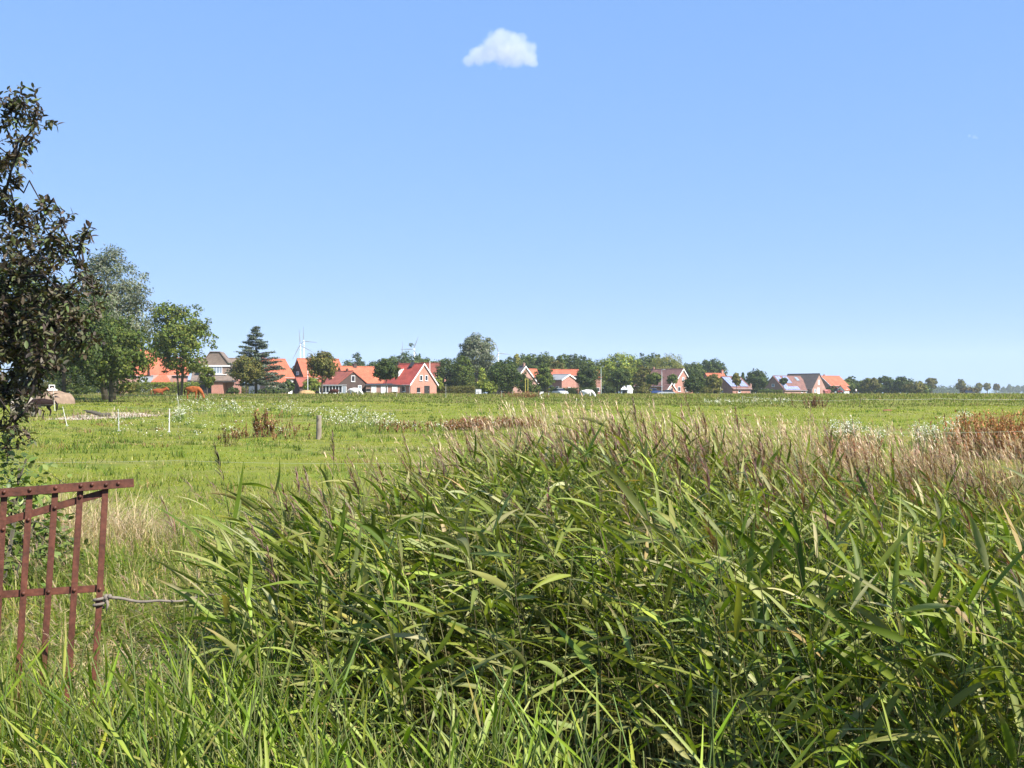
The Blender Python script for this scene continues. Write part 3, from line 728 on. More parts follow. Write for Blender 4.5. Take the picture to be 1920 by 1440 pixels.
# --- left cluster
h = House('orange roofed house with a red chimney, mostly hidden by the willow', 222, 286, 656, 701, 246, 26, 9.5, B_PINK, T_ORANGE); h.opening('window', 'F', 1.5, 1.5, 1.2, 1.2); h.opening('window', 'F', -2, 1.5, 1.2, 1.2); h.chimney(-2.2); h.gutter()
h = House('long orange roofed house behind the ash tree', 284, 346, 671, 701, 238, 22, 8.6, B_RED, T_ORANGE); h.opening('window', 'F', -2, 1.4, 1.3, 1.2); h.opening('window', 'F', 1.6, 1.4, 1.3, 1.2); h.chimney(1.5); h.gutter()
h = House('small garden pavilion with an orange hipped roof beside the clipped hedge', 288, 322, 702, 714, 214, 8, 3.4, B_PINK, T_ORANGE, hip=1.3, cat='pavilion', name='garden_pavilion'); h.opening('window', 'F', -.7, 1.5, .9, 1.0); h.opening('door', 'F', .8, 1.1, .9, 2.1, DARKP)
h = House('low white shed with a grey roof between hedge and willow', 266, 288, 707, 715, 222, 6, 3, WHITE, FELT, cat='shed', name='garden_shed'); h.opening('window', 'F', 0, 1.4, 1.1, .8)
# brown house with its tiled gable
h = House('brown tiled house with a steep tile hung gable over a dark garage', 368, 446, 672, 712, 232, 4, 8.6, B_RED, T_BROWN)
h.gutter(); h.chimney(-3.6, .9, .55, B_RED, -1.2)
M = Matrix.Identity(4); zz = lambda py: EYE + (737 - py) * (232 - 4.6) / F - h.b.z
x0 = lambda px: (px - 407) * 227.4 / F
g = MB(); yf = -4.45
g.prism([(x0(384), yf, zz(711)), (x0(442), yf, zz(711)), (x0(442), yf, zz(690)), (x0(420), yf, zz(661.5)), (x0(402), yf, zz(661.5)), (x0(384), yf, zz(690))], (0, 4.2, 0))
dm = g.build('cross_gable', mat('tan_cladding', (.27, .195, .155), .8, .2, 3), h.root)
g = MB(); g.prism([(x0(371), yf + .1, zz(703.5)), (x0(371), yf - 3.2, zz(713.5)), (x0(371), yf - 3.2, zz(715)), (x0(371), yf + .1, zz(705))], (x0(447) - x0(371), 0, 0)); g.build('lean_to_roof', T_BROWN, h.root)
g = MB(); g.prism([(x0(390), yf - .08, zz(685)), (x0(437), yf - .08, zz(685)), (x0(419.5), yf - .08, zz(662.5)), (x0(402.5), yf - .08, zz(662.5))], (0, .07, 0)); g.build('tile_hanging', T_BROWN, dm)
g = MB(); g.box((x0(414), yf - .14, zz(686)), (x0(442) - x0(388), .22, .28)); g.box((x0(415), yf - .2, zz(702.5)), (x0(432) - x0(396), .3, .14)); g.build('white_fascia', WHITE, dm)
g = MB()
for a, bx in ((383, 402), (443, 420)): g.prism([(x0(a), yf - .25, zz(691)), (x0(bx), yf - .25, zz(660.3)), (x0(bx), yf - .25, zz(658.8)), (x0(a) - (.25 if a < 400 else -.25), yf - .25, zz(689.5))], (0, 4.6, 0))
g.box((x0(411), yf + 2, zz(659.6)), (x0(420) - x0(402), 4.5, .16)); g.build('gable_roof', T_BROWN, dm)
h2 = h; Mf = Matrix.Translation((0, yf - .02, 0)); h2.frame0 = h2.frame; h2.frame = lambda f: Mf
h2.opening('window', 'F', x0(414), zz(694), 2.3, 1.45, LGLASS, WPVC, 4)
g = MB(); g.box((x0(408), -5.9, zz(715)), (9.2, 3.4, .42)); g.build('garage_roof', DFELT, h.root)
g = MB(); g.box((x0(420), -5.8, zz(728)), (2.3, 2.9, 2.75)); g.build('garage_wall', B_ORANGE, h.root)
g = MB(); g.box((x0(378), -5.8, zz(728)), (1.1, 2.9, 2.75)); g.build('garage_wall', B_ORANGE, h.root)
g = MB(); g.box((x0(397), -5.4, zz(728)), (2.55, 2.2, 2.7)); g.build('garage_door', DARKP, h.root)
# orange half roof right of the cedar
h = House('orange roofed house with a long sweeping verge beside the cedar', 486, 530, 673, 705, 244, 38, 9.0, WHITE, T_ORANGE, over=.5); h.opening('window', 'F', 2.2, 2.6, 1.4, 1.0); h.opening('window', 'F', -1.5, 2.6, 1.2, 1.0); h.opening('door', 'F', .6, 1.1, 1.0, 2.1, WHITE); h.gutter(); h.chimney(-2)
h = House('low orange roofed porch house in front of the white wall', 496, 528, 702, 716, 222, 30, 5.0, B_PINK, T_ORANGE, cat='outbuilding', name='outbuilding'); h.opening('window', 'F', 1, 1.3, 1.0, .9); h.opening('window', 'F', -1, 1.3, 1.0, .9)
# gable in shade, its darkness put into the brick colour; two pale windows
h = House('orange roofed house with a gable darkened for shade and two pale windows', 562, 631, 673, 706, 246, 33, 7.6, B_DARK, T_ORANGE)
h.opening('window', 'L', 0, 3.9 + .9, 1.5, .75, LGLASS); h.opening('window', 'L', 0, 2.6, 1.7, .85, LGLASS); h.opening('window', 'F', 1, 1.5, 1.3, 1.1); h.chimney(2); h.gutter()
h = House('low dark red roofed shed below the dark gable', 556, 582, 708, 722, 232, 28, 5, B_DARK, T_DRED, cat='shed', name='garden_shed'); h.opening('door', 'F', 0, .9, 1, 1.8, DARKP)
# main orange group
h = House('long orange roofed house with white doors behind the dark brick gable', 640, 706, 687.5, 719, 240, 30, 8.6, B_PINK, T_ORANGE); h.gutter(); h.chimney(-1, .55, .7, B_DARK)
h.opening('window', 'F', -.6, 1.2, 1.5, 1.4, WHITE)
A = House('flat roofed pink brick garage with three white doors', 688, 757, 720, 721.5, 228, 0, 4.4, B_PINK, DFELT, over=.25, cat='garage', name='garage')
A.opening('door', 'F', -2.1, 1.0, 1.0, 1.7, WHITE, WPVC, label='narrow white door'); A.opening('door', 'F', .05, .95, 1.4, 1.9, WHITE, WPVC, label='wide white door'); A.opening('window', 'F', 2.2, 1.25, 1.1, 1.0, WHITE, WPVC); A.opening('window', 'F', -3.2, 1.0, .8, .6, DARKP, DARKP)
h = House('house with a dark brown brick gable and dull red roof', 613, 665, 696, 719, 228, -41, 8.0, B_DARK, T_DRED); h.gutter()
h.opening('window', 'R', .1, 3.35, 1.0, 1.25, GLASS); h.opening('window', 'R', -2.2, 1.15, 1.0, 1.1, LGLASS); h.opening('door', 'R', 1.9, 1.0, .95, 2.0, LGLASS, WPVC)
h.chimney(2, .3, .35, B_DARK); h.on_roof(.3, 2.6, .35, .5, .5, 'vent', B_ORANGE); h.on_roof(-3.0, .1, 2.2, 4.2, .05, 'orange_tile_field', T_ORANGE, lift=.02)  # slab of orange tiles over the left part of the dull red roof
# conservatory
s = thing('conservatory', 'grey roofed glazed conservatory leaning against the dark brick gable', 'conservatory', on(624, 221), R(-6))
g = MB(); g.box((0, 0, 2.02), (4.9, 3.4, .14)); g.box((0, -1.66, 1.9), (5.0, .12, .2)); g.build('roof', FELT, s)
g = MB()
for k in range(8): g.box((-2.3 + k * .657, -1.5, .95), (.11, .11, 1.8))
g.box((0, -1.5, .25), (4.6, .14, .5)); g.box((0, 1.4, .95), (4.6, .1, 1.8)); g.build('frame', WPVC, s)
g = MB(); g.box((0, -1.5, 1.15), (4.55, .03, 1.3)); g.build('pane', GLASS, s)
for x in (-2.3, 2.3): g = MB(); g.box((x, 0, .95), (.08, 2.8, 1.7)); g.build('side_wall', LGLASS, s)
# red roofed brick house
h = House('red roofed orange brick house with white gable boards and two upper windows', 741, 797, 682, 718, 230, -42, 7.4, B_ORANGE, T_RED, barge='one')
for u in (-.75, .75): h.opening('window', 'R', u, 3.5, .8, 1.15, GLASS, WPVC)
h.opening('window', 'R', -1.5, 1.0, .9, 1.0, GLASS, DARKP); h.opening('door', 'R', .9, .95, 1.5, 1.9, DARKP, DARKP); h.opening('window', 'F', 2, 1.2, 1.3, 1.1); h.gutter()
h.chimney(-3.6, .35, .5, B_DARK); h.on_roof(1.0, -.15, .9, 1.3, .25, 'roof_vent', DARKP)
zt_ = h.rz - .62 * h.sl
dd = MB()
for u in (-3.1, -.95): dd.prism([(u, -.72, zt_ - .1), (u, -2.5, zt_ - .55), (u, -2.5, h.rz - 2.5 * h.sl)], (.14, 0, 0))
do = dd.build('dormer', WHITE, h.roof)
dd = MB(); dd.prism([(-3.3, -.55, zt_ + .02), (-3.3, -2.75, zt_ - .5), (-3.3, -2.75, zt_ - .62), (-3.3, -.55, zt_ - .1)], (2.65, 0, 0)); dd.build('dormer_roof', T_RED, h.roof)
dd = MB(); dd.box((-1.95, -2.42, (zt_ - .6 + h.rz - 2.5 * h.sl) / 2), (2.1, .08, (zt_ - .6) - (h.rz - 2.5 * h.sl))); dd.build('dormer_window', GLASS, h.roof)
h = House('dark red roofed house half hidden behind the red roofed gable', 796, 826, 681, 706, 262, -20, 7, B_RED, T_DRED); h.opening('window', 'F', 0, 1.5, 1.2, 1.2); h.gutter()
# centre of the village
h = House('grey roofed house with a sunlit pale brick gable', 946, 985, 687, 717, 274, -47, 8.2, B_PINK, T_GREY, barge='one'); h.opening('window', 'R', -.4, 3.6, .9, 1.0); h.opening('window', 'R', 1.6, 1.3, 1.2, 1.2); h.opening('window', 'F', 0, 1.4, 1.4, 1.2); h.gutter(); h.chimney(3.2, .6, .5, B_PINK)
h = House('small orange roofed house right of the pale brick gable', 990, 1006, 692, 716, 285, 30, 6.5, B_PINK, T_ORANGE); h.opening('window', 'F', 0, 1.2, 1.2, 1.0); h.gutter()
h = House('orange roofed bungalow on the left of the dark tree in the village centre', 1033, 1086, 693, 703, 300, 2, 7, B_RED, T_ORANGE); h.opening('window', 'F', -2, 1.5, 1.4, 1.2); h.opening('window', 'F', 2, 1.5, 1.4, 1.2); h.gutter()
h = House('grey roofed brick bungalow in front of the orange roof, with a white verge', 1038, 1067, 702, 711, 282, -38, 6.4, B_RED, FELT, barge='one'); h.opening('window', 'F', -.8, 1.5, 1.5, 1.4, GLASS); h.opening('window', 'F', 1.1, 1.4, .9, 1.4, GLASS); h.opening('window', 'R', 0, 1.4, 1, 1.0, GLASS)
h = House('small orange roof showing between the dark tree and the maple', 1108, 1124, 694, 706, 330, 10, 6, B_RED, T_ORANGE); h.opening('window', 'F', 0, 1.4, 1.2, 1.2)
# brown tiled house
h = House('large brown tiled house with a white edged red brick gable', 1212, 1276, 692, 722, 315, -46, 9.0, B_RED, T_MAUVE, barge='one'); h.opening('window', 'R', 0, 4.4, 1.0, 1.0, LGLASS); h.opening('window', 'R', -1.8, 1.5, 1.3, 1.3, GLASS); h.opening('window', 'R', 1.8, 1.5, 1.3, 1.3, GLASS); h.opening('window', 'F', 0, 1.2, 2.2, 1.1, GLASS); h.gutter(); h.chimney(-3.6, .4, .5)
h = House('low brick porch with a small white edged gable before the brown tiled house', 1250, 1258, 718, 729, 300, -48, 3.4, B_ORANGE, T_MAUVE, barge='one', cat='porch', name='brick_porch'); h.opening('door', 'R', 0, .9, .9, 1.8, DARKP)
# solar houses
h = House('orange roofed farmhouse with a brick chimney behind the olive tree', 1322, 1358, 700, 722, 352, 18, 8, B_RED, T_ORANGE); h.chimney(2.7, .9, .6, B_ORANGE); h.opening('window', 'F', 0, 1.3, 1.2, 1.2); h.gutter()
h = House('low red roofed house carrying two separate fields of solar panels', 1350, 1390, 706, 727, 340, 34, 9.4, B_RED, T_MAUVE, over=.5); h.gutter(); h.chimney(4.6, .5, .5, B_PINK, -3.9)
slen = math.hypot(h.W / 2, h.rz - h.ez)
for u0 in (-2.7, 1.6):
    for a in range(3):
        for b2 in range(3): h.on_roof(u0 - 1.0 + a * 1.05, .5 + b2 * 1.62, .99, 1.55, .05, 'solar_panel', SOLAR, lift=.09)
h.opening('window', 'F', -1, .9, 1.2, .8); h.opening('window', 'L', 0, 1.2, 1.2, 1.0, GLASS)
h = House('brown tiled house covered with a wide field of solar panels', 1444, 1506, 705, 730, 375, 36, 9.8, B_PINK, T_MAUVE, over=.4); h.gutter()
for a in range(8):
    for b2 in range(4):
        if (a < 2) or (b2 > 2 and a < 6) or (a in (3, 4) and b2 < 2): h.on_roof(-6.0 + a * 1.25, .35 + b2 * 1.68, 1.18, 1.6, .05, 'solar_panel', SOLAR, lift=.09)
h.on_roof(3.9, .6, 1.5, 1.8, .08, 'skylight', LGLASS, lift=.06)
h.opening('window', 'F', 4.6, .95, 1.4, 1.1, WHITE); h.opening('window', 'F', 2.0, .95, .9, .9, GLASS); h.opening('window', 'L', 0, 3.0, 1.2, 1.0, LGLASS)
h = House('dark roofed house with a pink brick gable, white window and white door', 1484, 1529, 701, 727, 380, -50, 8.0, B_PINK, T_DARK, base_drop=.6); h.opening('window', 'R', -.3, 4.1, 1.0, 1.5, WHITE); h.opening('door', 'R', -.6, 1.1, 1.4, 2.2, WHITE); h.opening('window', 'R', -2.4, 1.2, 1.1, 1.2, LGLASS); h.gutter()
h = House('bright orange roofed house, last on the right of the village row', 1536, 1577, 705, 722, 402, 30, 9, B_RED, T_ORANGE, barge='one'); h.gutter(); h.opening('window', 'F', 1, 1.3, 1.4, 1.2); h.chimney(-3, .4, .5)
h = House('little orange roofed annex at the right foot of the last orange roof', 1575, 1586, 722, 730, 390, 25, 4, WHITE, T_ORANGE, cat='annex', name='garage'); h.opening('door', 'F', 0, .9, .9, 1.7, WHITE)
h = House('coral red garden shed beside the pink brick gable', 1545, 1556, 731, 733, 366, 2, 2.4, mat('coral_boards', (.55, .17, .14), .7, .15, 5), mat('coral_roof', (.45, .15, .13), .7, .2, 4), over=.1, cat='shed', name='garden_shed'); h.opening('door', 'F', .3, .75, .8, 1.4, mat('coral_boards', (.5, .1, .1)), DARKP)
h = House('tiny shed with a white edged red roof behind the tan mound', 88, 98, 727.5, 733, 150, -50, 2.2, B_DARK, T_DRED, barge='one', over=.2, cat='shed', name='garden_shed'); h.opening('door', 'R', 0, .8, .8, 1.6, DARKP)
# white tent roofs below the maple
h = House('white tent canopy standing below the yellow green maple', 1171, 1181, 723.5, 729.5, 285, -30, 3.0, WHITE, mat('tent_canvas', (.82, .82, .80), .6, .05, 3), over=.15, cat='tent', name='garden_tent'); h.opening('door', 'F', 0, .7, 1.6, 1.4, DARKP)
# clipped hedges
def hedge(label, x1, x2, top, D, depth, pal, n=2600):
    s = D / F; b = on((x1 + x2) / 2, D); w_ = (x2 - x1) * s; zt = EYE + (737 - top) * s - b.z
    root = thing('clipped_hedge', label, 'hedge', b)
    nx_ = int(w_ / .35); C = []
    for i in range(nx_):
        for k in range(3):
            for j in range(8): C.append((-w_ / 2 + (i + .5) * w_ / nx_, (k - 1) * depth / 3, .1 + j * (zt - .3) / 7))
    C = np.array(C) + rng.normal(0, .06, (len(C), 3))
    nb = NB(); nb.add(*leaf_cards(C, .34, 15, .24, np.array([0, .3, zt * .4]), PAL[pal], cvar=.1)); link('foliage', nb.mesh('foliage', False), LEAF, root)
    mb = MB()
    for i in range(max(3, nx_ // 4)): x = -w_ / 2 + (i + .5) * w_ / max(3, nx_ // 4); mb.tube([(x, 0, -.2), (x + .05, .02, zt * .75)], [.05, .02], 5)
    mb.build('stem', BARK, root)
hedge('bright green clipped hedge behind the first chestnut horse', 243, 372, 716.5, 207, 1.2, 'lime')
hedge('dark green clipped hedge between the red roofed house and the shrub', 818, 890, 724, 236, 1.4, 'olive')
hedge('long dark clipped hedge in front of the brick bungalow', 1033, 1120, 727, 252, 1.2, 'dark')
hedge('dark hedge before the left gable of the second solar house', 1422, 1466, 731, 345, 1.4, 'green')
# ---------------------------------------------------------------- poles, turbines, vehicles
STEEL = mat('galvanised_steel', (.42, .44, .44), .5, .12, 3, metal=.6)
POLEW = mat('white_pole', (.72, .72, .70), .5, .08, 2)
def lamp(label, px, top, base, D, m, arm=True, name='street_lamp'):
    b = on(px, D); H = EYE + (737 - top) * D / F - b.z; root = thing(name, label, 'street lamp' if arm else 'flagpole', b)
    p = MB(); p.tube([(0, 0, -.4), (0, 0, 1.2), (0, 0, 1.25), (0, 0, H)], [.09, .09, .065, .045], 8); p.build('pole', m, root, smooth=True)
    q = MB()
    if arm:
        q.tube([(0, 0, H - .02), (.3, -.1, H + .03)], .035, 6); q.box((.5, -.17, H + .04), (.62, .26, .12)); q.build('lamp_head', STEEL, root)
        l = MB(); l.box((.5, -.17, H - .035), (.5, .2, .03)); l.build('lamp_glass', LGLASS, root)
    else:
        q.ball((0, 0, H + .05), .08, 8); q.build('finial', GUT, root)
lamp('tall grey street lamp left of the dense round tree', 577, 663, 725, 205, STEEL)
lamp('pale green street lamp left of the yellow green maple', 1127, 688, 726, 280, mat('pale_green_pole', (.42, .52, .44), .5, .1, 2))
lamp('grey street lamp in front of the brown tiled roof', 1241, 693, 738, 262, STEEL)
lamp('white flagpole beside the red roofed brick gable', 806, 678, 735, 236, POLEW, False, 'flagpole')
lamp('short pale street lamp left of the first solar roof', 1337, 719, 738, 290, STEEL)
lamp('short white flagpole beside the olive tree at the first solar house', 1351, 722, 738, 290, POLEW, False, 'flagpole')
YEL = mat('yellow_paint', (.62, .52, .12), .55, .1, 3)
b = on(985, 205); r_ = thing('goal_posts', 'pair of slender yellow posts standing before the pale gable', 'posts', b)
for x in (0, .48):
    p = MB(); p.tube([(x, 0, -.3), (x, 0, 3.1 - x * .4)], [.05, .04], 7); p.build('post', YEL, r_)
p = MB(); p.box((.24, 0, 3.0), (.56, .05, .06)); p.build('crossbar', YEL, r_)

TW = mat('turbine_white', (.66, .67, .69), .45, .04, .02)
TG = mat('turbine_grey_blade', (.17, .185, .21), .5, .04, .02)
def turbine(label, px, py, D, R_, angs, yaw=0, bm=TW):
    b = on(px, D); hz_ = EYE + (737 - py) * D / F - b.z; root = thing('wind_turbine', label, 'wind turbine', b, yaw, 'wind turbines behind the village')
    t = MB(); t.tube([(0, 2.6, -1), (0, 2.6, hz_ * .5), (0, 2.6, hz_ - 1)], [2.1, 1.6, 1.1], 14); t.build('tower', TW, root, smooth=True)
    n = MB(); n.tube([(0, -1.6, hz_), (0, .5, hz_ + .1), (0, 6.5, hz_ + .3)], [1.5, 1.75, 1.2], 10); n.build('nacelle', TW, root, smooth=True)
    hb = MB(); hb.ball((0, -2.6, hz_), (1.35, 1.7, 1.35), 10); hub = hb.build('hub', TW, root, smooth=True)
    for a in angs:
        a = R(a); u = Vector((math.sin(a), 0, math.cos(a))); v = Vector((u.z, 0, -u.x)); c = Vector((0, -2.9, hz_)); m = MB()
        secs = []
        for f_, w_, th in ((.03, 1.2, 1.0), (.12, 1.6, .8), (.24, 2.5, .6), (.6, 1.6, .35), (1, .6, .14)):
            o = c + u * R_ * f_; secs.append([o - v * w_ * .4, o + Vector((0, -th * .5, 0)), o + v * w_ * .6, o + Vector((0, th * .5, 0))])
        vs = [p for s_ in secs for p in s_]; fs = [(i * 4 + k, i * 4 + (k + 1) % 4, i * 4 + 4 + (k + 1) % 4, i * 4 + 4 + k) for i in range(4) for k in range(4)] + [(0, 1, 2, 3), (16, 17, 18, 19)]
        m.add(vs, fs); m.build('blade', bm, hub)
turbine('wind turbine with its long blade pointing up, nearer of the overlapping pair', 563, 647, 2150, 31, (-4, 119, 207), R(6), TG)
turbine('wind turbine standing behind and right of the overlapping pair', 569.5, 639.5, 2400, 31, (0, 96, 214), R(-4), TG)
turbine('wind turbine above the red roof with one blade pointing left', 776, 655, 2250, 28, (22, 148, 270), R(-12), TG)
turbine('wind turbine mostly hidden behind the grey green poplar', 934.5, 662, 2300, 24, (-16, 97, 212), R(5), TG)
turbine('wind turbine of which one upright blade tip shows above the wood', 754, 668, 2400, 32, (1, 121, 241), R(3), TG)

RUB = mat('tyre_rubber', (.02, .02, .02), .8, .2, 6)
def car(label, px, D, paint, rz, name='parked_car', dz=0):
    root = thing(name, label, 'car', on(px, D) + Vector((0, 0, dz)), rz)
    b = MB(); prof = [(-2.1, .35), (-2.15, .75), (-1.95, .92), (-1.2, .95), (.75, .97), (1.7, .86), (2.1, .68), (2.12, .35)]
    b.prism([(x, -.85, z) for x, z in prof], (0, 1.7, 0)); bo = b.build('body', paint, root, bevel=.05)
    b = MB(); top = [(-1.85, .93), (-1.45, 1.4), (-.9, 1.48), (.1, 1.46), (.85, .95)]
    b.add([(x, -.78, z) if z < 1 else (x, -.62, z) for x, z in top] + [(x, .78, z) if z < 1 else (x, .62, z) for x, z in top],
          [(0, 1, 2, 3, 4), (9, 8, 7, 6, 5)] + [(i, i + 5, i + 6, i + 1) for i in range(4)]); b.build('window', GLASS, root)
    b = MB(); b.box((-.65, 0, 1.475), (1.3, 1.22, .05)); b.build('roof', paint, root)
    for x in (-1.3, 1.35):
        for y in (-.8, .8):
            w_ = MB(); w_.tube([(x, y - .1, .32), (x, y + .1, .32)], .32, 14); wh = w_.build('wheel', RUB, root, smooth=False)
            w_ = MB(); w_.tube([(x, y - .115, .32), (x, y + .115, .32)], .19, 10); w_.build('rim', STEEL, wh)
    for y in (-.6, .6):
        l = MB(); l.box((2.1, y, .66), (.08, .36, .14)); l.build('headlight', LGLASS, root)
        l = MB(); l.box((-2.13, y, .74), (.06, .3, .16)); l.build('tail_light', mat('red_lens', (.4, .02, .02), .3, .1, 4), root)
CARP = lambda n, c: mat(n, c, .28, .04, 1, spec=.6)
car('white car with dark windows in front of the long dark hedge', 1050, 216, CARP('white_car_paint', (.74, .75, .76)), R(-68), dz=-.15)
car('dark blue car parked in front of the brown tiled house', 1229, 268, CARP('blue_car_paint', (.05, .09, .26)), R(-12))
car('silver car with only its roof showing beside the grey street lamp', 1249, 262, CARP('silver_car_paint', (.5, .52, .55)), R(170), dz=-.3)
car('small dark car on the road below the wedge shaped bush', 1819, 470, CARP('black_car_paint', (.03, .035, .06)), R(5))
# red tractor by the last house
root = thing('tractor', 'small red tractor parked beside the bright orange roofed house', 'tractor', on(1571, 365), R(-30))
rp = CARP('red_tractor_paint', (.42, .05, .05))
b = MB(); b.box((.75, 0, .95), (1.7, .7, .6)); b.box((-.4, 0, .85), (1.0, .9, .5)); b.build('body', rp, root, bevel=.05)
b = MB(); b.box((-.45, 0, 1.55), (1.0, 1.0, .95)); cb_ = b.build('cab', GLASS, root); b = MB(); b.box((-.45, 0, 2.06), (1.15, 1.15, .09)); b.build('roof', rp, root)
for x, r in ((-.55, .68), (1.25, .42)):
    for y in (-.62, .62):
        w_ = MB(); w_.tube([(x, y - .16, r), (x, y + .16, r)], r, 16); wh = w_.build('wheel', RUB, root); w_ = MB(); w_.tube([(x, y - .18, r), (x, y + .18, r)], r * .5, 10); w_.build('rim', WHITE, wh)
# white box on the meadow edge
root = thing('water_tank', 'small white water tank in a cage on the meadow edge', 'water tank', on(897, 200))
b = MB(); b.box((0, 0, .55), (.95, .95, .95)); b.build('tank', WHITE, root, bevel=.08)
b = MB(); [b.tube([(x, y, 0), (x, y, 1.12)], .03, 5) for x in (-.52, 0, .52) for y in (-.52, .52)]; [b.tube([(-.52, y, z), (.52, y, z)], .025, 5) for y in (-.52, .52) for z in (.1, .6, 1.1)]; b.build('cage', STEEL, root)
b = MB(); b.tube([(0, 0, 1.0), (0, 0, 1.1)], .12, 10); b.build('lid', DARKP, root)

# ---------------------------------------------------------------- pasture fences, post, log, bales
WPOST = mat('white_plastic_post', (.62, .62, .57), .5, .06, 8)
def stake(label, px, D, H, lean=0.0, m=WPOST, r=.018, group='white electric fence stakes', name='fence_stake'):
    root = thing(name, label, 'fence post', on(px, D), 0, group); root.rotation_euler = (0, lean, 0)
    b = MB(); b.tube([(0, 0, -.25), (0, 0, H)], [r, r * .8], 7); b.box((0, -.005, .05), (.12, .1, .02)); b.build('stake', m, root)
    b = MB()
    for z in (H * .45, H * .9): b.tube([(0, 0, z), (0, -.07, z), (0, -.08, z + .04)], .012, 5)
    b.build('insulator', DARKP, root); return root
# metres: stake tops in the photo give the heights
stake('white fence stake leaning to the left beside the tan mound', 126, 54, 1.0, R(-13))
stake('grey straight fence stake in the middle between two white ones', 223, 48.5, 1.02, R(-2), mat('grey_plastic_post', (.45, .47, .47), .5, .1, 8))
stake('bright white upright fence stake, nearest to the gate', 317, 48, 1.06, R(1), r=.028)
stake('thin white stake leaning in front of the tan mound', 103, 78, 1.5, R(-5), r=.02)
stake('thin white stake among white flowers near the grazing chestnut horse', 335, 95, 1.05, R(-8))
stake('slim white stake left of the leaning dark stake in the right meadow', 1346, 128, .62)
stake('white stake carrying the bright tape, left end of the right meadow fence', 1392, 128, .75)
stake('second white stake under the bright tape in the right meadow', 1416, 130, .68)
stake('slim white stake in front of the slender yellow posts', 940, 150, .9)
stake('pale stake on the meadow below the white flagpole', 836, 140, 1.7)
stake('thin pale stake in the meadow in front of the garage', 744, 140, 1.0)
DKW = mat('dark_weathered_wood', (.09, .08, .06), .9, .3, 5, bump=.5)
stake('dark leaning stake left of the red brown dock in the right meadow', 1462, 112, 1.05, R(9), DKW, .035, None)
stake('dark leaning stake in the open right meadow below the person', 1611, 108, .85, R(10), DKW, .035, None)
def wire(label, pts, r=.006, m=None, group='electric fence wires', sag=.06, name='fence_wire'):
    P = []
    for a, b in zip(pts[:-1], pts[1:]):
        a = Vector(a); b = Vector(b)
        for k in range(10): t = k / 10; P.append(a.lerp(b, t) - Vector((0, 0, 4 * sag * t * (1 - t))))
    P.append(Vector(pts[-1])); mb = MB(); mb.tube(P, r, 4)
    return tag(mb.build(name, m or WIRE), label, 'fence wire', group)
WIRE = mat('pale_polywire', (.34, .38, .27), .6, .08, 20)
wire('pale upper wire running between the white stakes on the left', [at(-20, 757, 60), at(124, 758, 54), at(223, 761, 48.5), at(317, 766, 48), at(470, 770, 52)], .0035)
wire('lower wire of the white stake fence on the left', [at(-20, 776, 60), at(128, 777, 54), at(223, 781, 48.5), at(317, 786, 48)], .0028)
wire('pale wire crossing the left meadow behind the gate', [at(-160, 864, 12.6), at(330, 863.5, 12.6), at(800, 868, 12.4)], .0013, sag=.02)
wire('thin bright wire above the dry grass at the right edge', [at(1640, 812, 20), at(2000, 806, 20.5)], .0022, sag=.02)
wire('bright white tape fence across the right meadow', [at(1392, 743, 128), at(1416, 744, 130), at(1462, 748, 112), at(1530, 751, 112), at(1611, 748, 108), at(1760, 747.5, 118), at(1940, 748, 125)], .007, WPOST, sag=.1)
wire('far thin wire along the back of the left meadow', [at(100, 738, 95), at(335, 741, 95), at(560, 744, 110)], .004)
# wooden post
root = thing('wooden_post', 'short round wooden fence post standing alone in the green meadow', 'post', on(597, 39.2), 0); root.rotation_euler = (0, R(1.5), 0)
WOOD = mat('weathered_wood', (.20, .155, .11), .9, .35, 4, bump=.7, col2=(.26, .22, .17))
b = MB(); b.tube([(0, 0, -.4), (0.01, 0, .3), (0, 0, .84), (0, 0, .86)], [.098, .095, .09, .082], 14); b.build('post', WOOD, root, smooth=False)
b = MB(); b.tube([(0, -.09, .7), (0, -.15, .7), (0, -.16, .74)], .012, 6); b.build('insulator', DARKP, root)
# log on the bare patch
root = thing('fallen_log', 'dark curved log lying on the bare pale patch of the left meadow', 'log', on(186, 70))
b = MB(); b.tube([(-.85, 0, .34), (-.5, .05, .32), (-.15, 0, .22), (.2, -.05, .12), (.5, 0, .12), (.72, 0, .2)], [.05, .11, .13, .14, .12, .08], 9); lg = b.build('trunk', DKW, root, smooth=True)
b = MB(); b.tube([(-.55, .0, .36), (-.85, .1, .42), (-1.1, .1, .40)], [.06, .04, .015], 6); b.tube([(.45, 0, .15), (.75, -.05, .05), (.82, -.1, -.02)], [.07, .05, .02], 6); b.build('branch', DKW, root, smooth=True)
# bare sandy patch: sheet a few mm above the turf
def patch(name, px, D, rx, ry, col, n=40):
    c0 = on(px, D); vs = []; fs = []
    rings = 6
    for i in range(rings + 1):
        for k in range(n):
            a = 6.2832 * k / n; rr = i / rings * (1 + (.16 * math.sin(3 * a + px) + .1 * math.sin(7 * a) if i == rings else 0))
            x = c0.x + rx * rr * math.cos(a); y = c0.y + ry * rr * math.sin(a); vs.append((x, y, gz(x, y) + (.03 if i < rings else .006)))
    for i in range(rings):
        for k in range(n): fs.append([i * n + k, i * n + (k + 1) % n, (i + 1) * n + (k + 1) % n, (i + 1) * n + k])
    b = MB(); b.add(vs, fs); return tag(b.build(name, col, smooth=True), kind='structure')
SAND = mat('dry_sandy_soil', (.40, .32, .24), .95, .35, 1.1, bump=.5, col2=(.50, .42, .33), spec=.1)
patch('bare_soil', 203, 71, 2.7, 4.5, SAND)
